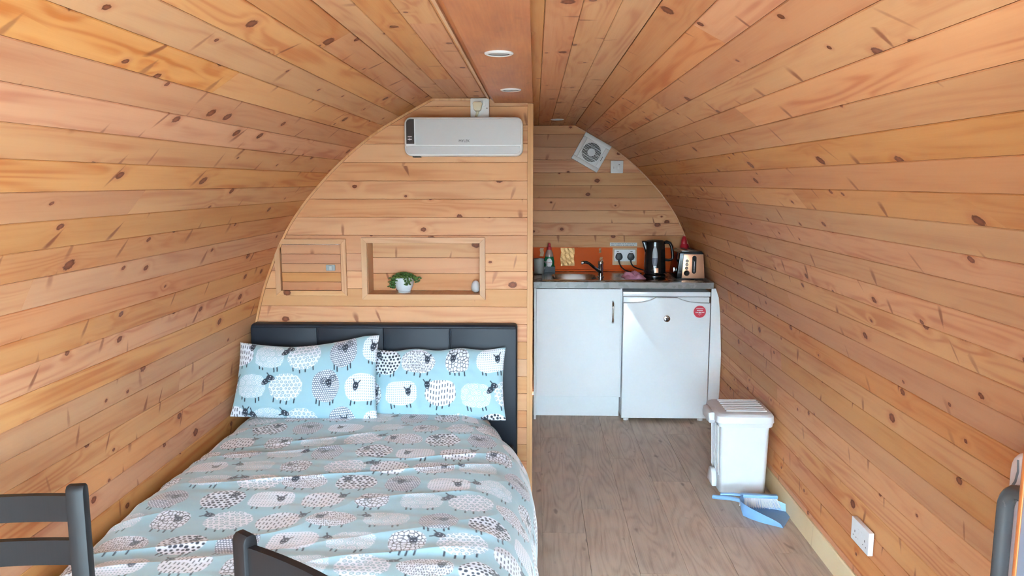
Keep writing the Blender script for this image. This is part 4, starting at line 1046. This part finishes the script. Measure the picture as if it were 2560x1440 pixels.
t = thing('squeezy_bottle', 'red squeezy bottle standing behind the toaster', 'bottle', (1.020, 5.275, WZ1))
MB().lathe([(0, 0), (.030, 0), (.033, .004), (.033, .16), (.030, .19), (.024, .205), (0, .206)], (1.020, 5.275, WZ1), seg=28).build('body', RED_PLASTIC, t)
MB().lathe([(0, .204), (.020, .204), (.019, .228), (.012, .248), (.008, .256), (0, .256)], (1.017, 5.275, WZ1), seg=24).build('cap', RED_PLASTIC, t)
t = thing('sink_caddy', 'small black caddy holding the washing up bottle', 'caddy', (.097, 5.318, WZ1))
mb = MB(); y0c, y1c, x0c, x1c, z0c = 5.276, 5.352, .052, .140, WZ1 + .004
mb.box(x0c, x1c, y0c, y1c, z0c, z0c + .004); mb.box(x0c, x1c, y0c, y0c + .004, z0c + .004, z0c + .040); mb.box(x0c, x1c, y1c - .004, y1c, z0c + .004, z0c + .040); mb.box(x0c, x0c + .004, y0c + .004, y1c - .004, z0c + .004, z0c + .040); mb.box(x1c - .004, x1c, y0c + .004, y1c - .004, z0c + .004, z0c + .040)
mb.build('tray', BLACK_MATT, t, 0)
bx, by, bz_ = .099, 5.314, WZ1 + .0085
t = thing('washing_up_bottle', 'green washing up liquid bottle with red cap beside the grey cup', 'bottle', (bx, by, bz_))
MB().lathe([(0, 0), (.030, 0), (.034, .006), (.036, .035), (.0355, .070), (.031, .096), (.029, .104), (0, .104)], (bx, by, bz_), seg=32, sy=.7).build('body', GREEN_PLASTIC, t)
MB().lathe([(.0292, .1035), (.028, .115), (.024, .130), (.017, .146), (.012, .152), (0, .153)], (bx, by, bz_), seg=28, sy=.75).build('neck', CLEARISH, t)
MB().lathe([(0, .150), (.0165, .150), (.0155, .168), (.009, .174), (.009, .190), (.006, .196), (0, .196)], (bx, by, bz_), seg=24).build('cap', RED_PLASTIC, t)
def on_b(dx, z):
    r = float(np.interp(z, [0.006, .035, .070, .096], [.034, .036, .0355, .031])) + .0012
    return Vector((bx + dx, by - .7 * math.sqrt(max(1e-6, r * r - dx * dx)) - .0006, bz_ + z))
mb = MB().grid(lambda a, b: on_b((2 * b - 1) * .020 * (1 - abs(2 * a - 1) ** 2.5 * .55), .034 + .056 * a), 12, 8); lb = mb.build('label', WHITE_PRINT, t, 60)
text_mb('FAIRY', .0135, facing(bx + .001, by - .0275, bz_ + .062)).build('lettering', RED_PRINT, lb, 0)
t = thing('cup', 'plain grey ceramic cup beside the corner post', 'cup', (.026, 5.235, WZ1))
MB().lathe([(0, 0), (.030, 0), (.033, .004), (.036, .100), (.0345, .101), (.031, .010), (0, .008)], (.0285, 5.235, WZ1 + .0035), seg=32).build('body', GREY_CERAMIC, t)
MB().tube([(.0265 + .03, 5.262, WZ1 + .08), (.075, 5.285, WZ1 + .078), (.082, 5.292, WZ1 + .055), (.074, 5.285, WZ1 + .032), (.055, 5.262, WZ1 + .03)], .005, 10).build('handle', GREY_CERAMIC, t, 60)
t = thing('dishcloth', 'crumpled pink dishcloth on the drainer beside the kettle', 'cloth', (.645, 5.02, SZ))
NN = 46; g_ = np.zeros((NN, NN))
aa, bb = np.meshgrid(np.linspace(0, 1, NN), np.linspace(0, 1, NN), indexing='ij')
hgt = .030 * np.clip(1 - np.abs(2 * aa - 1) ** 4, 0, 1) * np.clip(1 - np.abs(2 * bb - 1) ** 4, 0, 1) * (.55 + .9 * np.abs(2 * vnoise(aa * 6, bb * 7 + aa * 2, 9) - 1))
P = np.stack([.575 + .135 * aa + .008 * np.sin(bb * 9), 4.925 + .20 * bb + .008 * np.sin(aa * 11), SZ + .0012 + hgt], -1)
o = MB(); V_ = [[o.bm.verts.new(P[i, j]) for j in range(NN)] for i in range(NN)]
for i in range(NN - 1):
    for j in range(NN - 1): o.bm.faces.new((V_[i][j], V_[i + 1][j], V_[i + 1][j + 1], V_[i][j + 1]))
o.build('cloth', PINK, t, 80)

# ------------------------------------------------------------------ bin, dustpan, brush, right wall socket
t = thing('pedal_bin', 'white plastic pedal bin standing against the right wall', 'bin', (1.03, 3.74, 0))
def taper_box(mb, b0, b1, z0, z1, r, n=6):
    lo = rrect(b0[0], b0[1], b0[2], b0[3], r, n); hi = rrect(b1[0], b1[1], b1[2], b1[3], r, n); b = mb.bm
    A = [b.verts.new((p[0], p[1], z0)) for p in lo]; B = [b.verts.new((p[0], p[1], z1)) for p in hi]; m = len(A)
    for i in range(m): b.faces.new((A[i], A[(i + 1) % m], B[(i + 1) % m], B[i]))
    b.faces.new(A[::-1]); b.faces.new(B)
mb = MB(); taper_box(mb, (.914, 1.138, 3.638, 3.842), (.903, 1.141, 3.616, 3.862), .004, .362, .028, 8); mb.build('body', BIN_WHITE, t, 40)
mb = MB()
for k in range(6):
    y = 3.665 + k * .030; mb.tube([(.9120, y, .09), (.9030, y - .0, .345)], .004, 8)
mb.build('side_ribs', BIN_WHITE, t, 60)
mb = MB(); taper_box(mb, (.890, 1.150, 3.602, 3.872), (.884, 1.153, 3.596, 3.875), .350, .371, .030, 8); mb.build('rim', BIN_WHITE, t, 40)
mb = MB(); taper_box(mb, (.876, 1.155, 3.586, 3.880), (.880, 1.153, 3.590, 3.876), .3745, .404, .034, 8)
taper_box(mb, (.880, 1.153, 3.590, 3.876), (.894, 1.146, 3.604, 3.864), .404, .4155, .034, 8)
taper_box(mb, (.894, 1.146, 3.604, 3.864), (.915, 1.138, 3.624, 3.848), .4155, .420, .030, 8); ld = mb.build('lid', BIN_WHITE, t, 40)
mb = MB()
for k in range(7):
    y = 3.642 + k * .031; mb.tube([(.93, y, .4205), (1.125, y, .4205)], .005, 8)
mb.build('lid_ridges', BIN_WHITE, ld, 60)
mb = MB(); mb.prism([(3.665, .352), (3.80, .352), (3.815, .372), (3.80, .405), (3.665, .405), (3.65, .372)], 'X', .852, .884, .010, 3); mb.build('front_lip', BIN_WHITE, t)
mb = MB(); mb.prism([(3.69, .02), (3.79, .02), (3.79, .045), (3.775, .085), (3.755, .10), (3.725, .10), (3.705, .085), (3.69, .045)], 'X', .884, .911, .006, 2); mb.build('pedal', BIN_WHITE, t)

# dustpan: local x points from the handle to the mouth
t = thing('dustpan', 'pale blue plastic dustpan lying on the floor by the bin', 'dustpan', (1.04, 3.40, 0), rotz=math.radians(-30))
L0, L1 = -.09, .125
def pan(a, b, lift):          # a 0 back .. 1 mouth, b -1..1 across
    x = L0 + (L1 - L0) * a; hw = .022 + .082 * (1 - (1 - a) ** 2.6) ** .62
    s_ = min(1.0, abs(b) / .86); wall = (.056 * (1 - a) ** .5 + .008)
    z = .003
    if abs(b) > .86: z += wall * (abs(b) - .86) / .14
    if a < .12: z += wall * (1 - a / .12)
    return Vector((x + (0 if a > .1 else -.0), b * hw, min(z, .003 + wall) + lift))
def loft(lift): return [[pan(i / 24, -1 + 2 * j / 28, lift) for j in range(29)] for i in range(25)]
mb = MB(); top, bot = loft(.0025), loft(0)
VT = [[mb.bm.verts.new(p) for p in r] for r in top]; VB = [[mb.bm.verts.new(p) for p in r] for r in bot]
for i in range(24):
    for j in range(28):
        mb.bm.faces.new((VT[i][j], VT[i + 1][j], VT[i + 1][j + 1], VT[i][j + 1])); mb.bm.faces.new((VB[i][j], VB[i][j + 1], VB[i + 1][j + 1], VB[i + 1][j]))
for i in range(24):
    for j in (0, 28): mb.bm.faces.new((VT[i][j], VT[i + 1][j], VB[i + 1][j], VB[i][j]))
for j in range(28):
    for i in (0, 24): mb.bm.faces.new((VT[i][j], VT[i][j + 1], VB[i][j + 1], VB[i][j]))
bmesh.ops.recalc_face_normals(mb.bm, faces=mb.bm.faces[:]); mb.build('pan', BLUE_PLASTIC, t, 40, True)
MB().tube([(L0 + .004, 0, .050), (L0 - .03, 0, .052), (L0 - .09, 0, .046), (L0 - .13, 0, .040)], [.013, .0125, .014, .012], 14, squash=.75).build('handle', BLUE_PLASTIC, t, 60, True)
t = thing('hand_brush', 'pale blue hand brush with white bristles resting in the dustpan', 'brush', (1.035, 3.475, 0), rotz=math.radians(-5))
MB().box(-.065, .105, -.012, .016, .052, .070, .006, 3).build('head', BLUE_PLASTIC, t, 40, True)
MB().tube([(-.06, .002, .061), (-.10, .006, .062), (-.155, .010, .058)], [.010, .010, .009], 12, squash=.7).build('handle', BLUE_PLASTIC, t, 60, True)
mb = MB()
for i in range(34):
    for j in range(3):
        x = -.06 + i * .0048; y = -.008 + j * .009
        mb.tube([(x, y, .055), (x + (x + .0) * .16 + random.uniform(-.002, .002), y - .030 - random.uniform(0, .008), .016 + random.uniform(0, .006))], [.0018, .0011], 5)
o = mb.build('bristles', BRISTLE, t, 60, True); o['kind'] = 'stuff'

t = thing('socket', 'double white socket low on the right wall near the floor', 'socket', (1.185, 2.64, .225))
MB().prism(rrect(2.566, 2.712, .2255, .3105, .003, 2), 'X', 1.1645, 1.1825, .0012, 1).build('plate', WHITE_PLASTIC, t)
for yc in (2.598, 2.680):
    mb = MB()
    mb.box(1.1638, 1.1646, yc - .002, yc + .002, .262, .270); mb.box(1.1638, 1.1646, yc - .0145, yc - .0095, .2465, .2495); mb.box(1.1638, 1.1646, yc + .0095, yc + .0145, .2465, .2495)
    mb.build('pin_holes', INK_GREY, t, 0)
    MB().box(1.1630, 1.1650, (2.639 + (yc - 2.639) * .28) - .005, (2.639 + (yc - 2.639) * .28) + .005, .268, .287, .0008, 1).build('rocker', WHITE_PLASTIC, t)
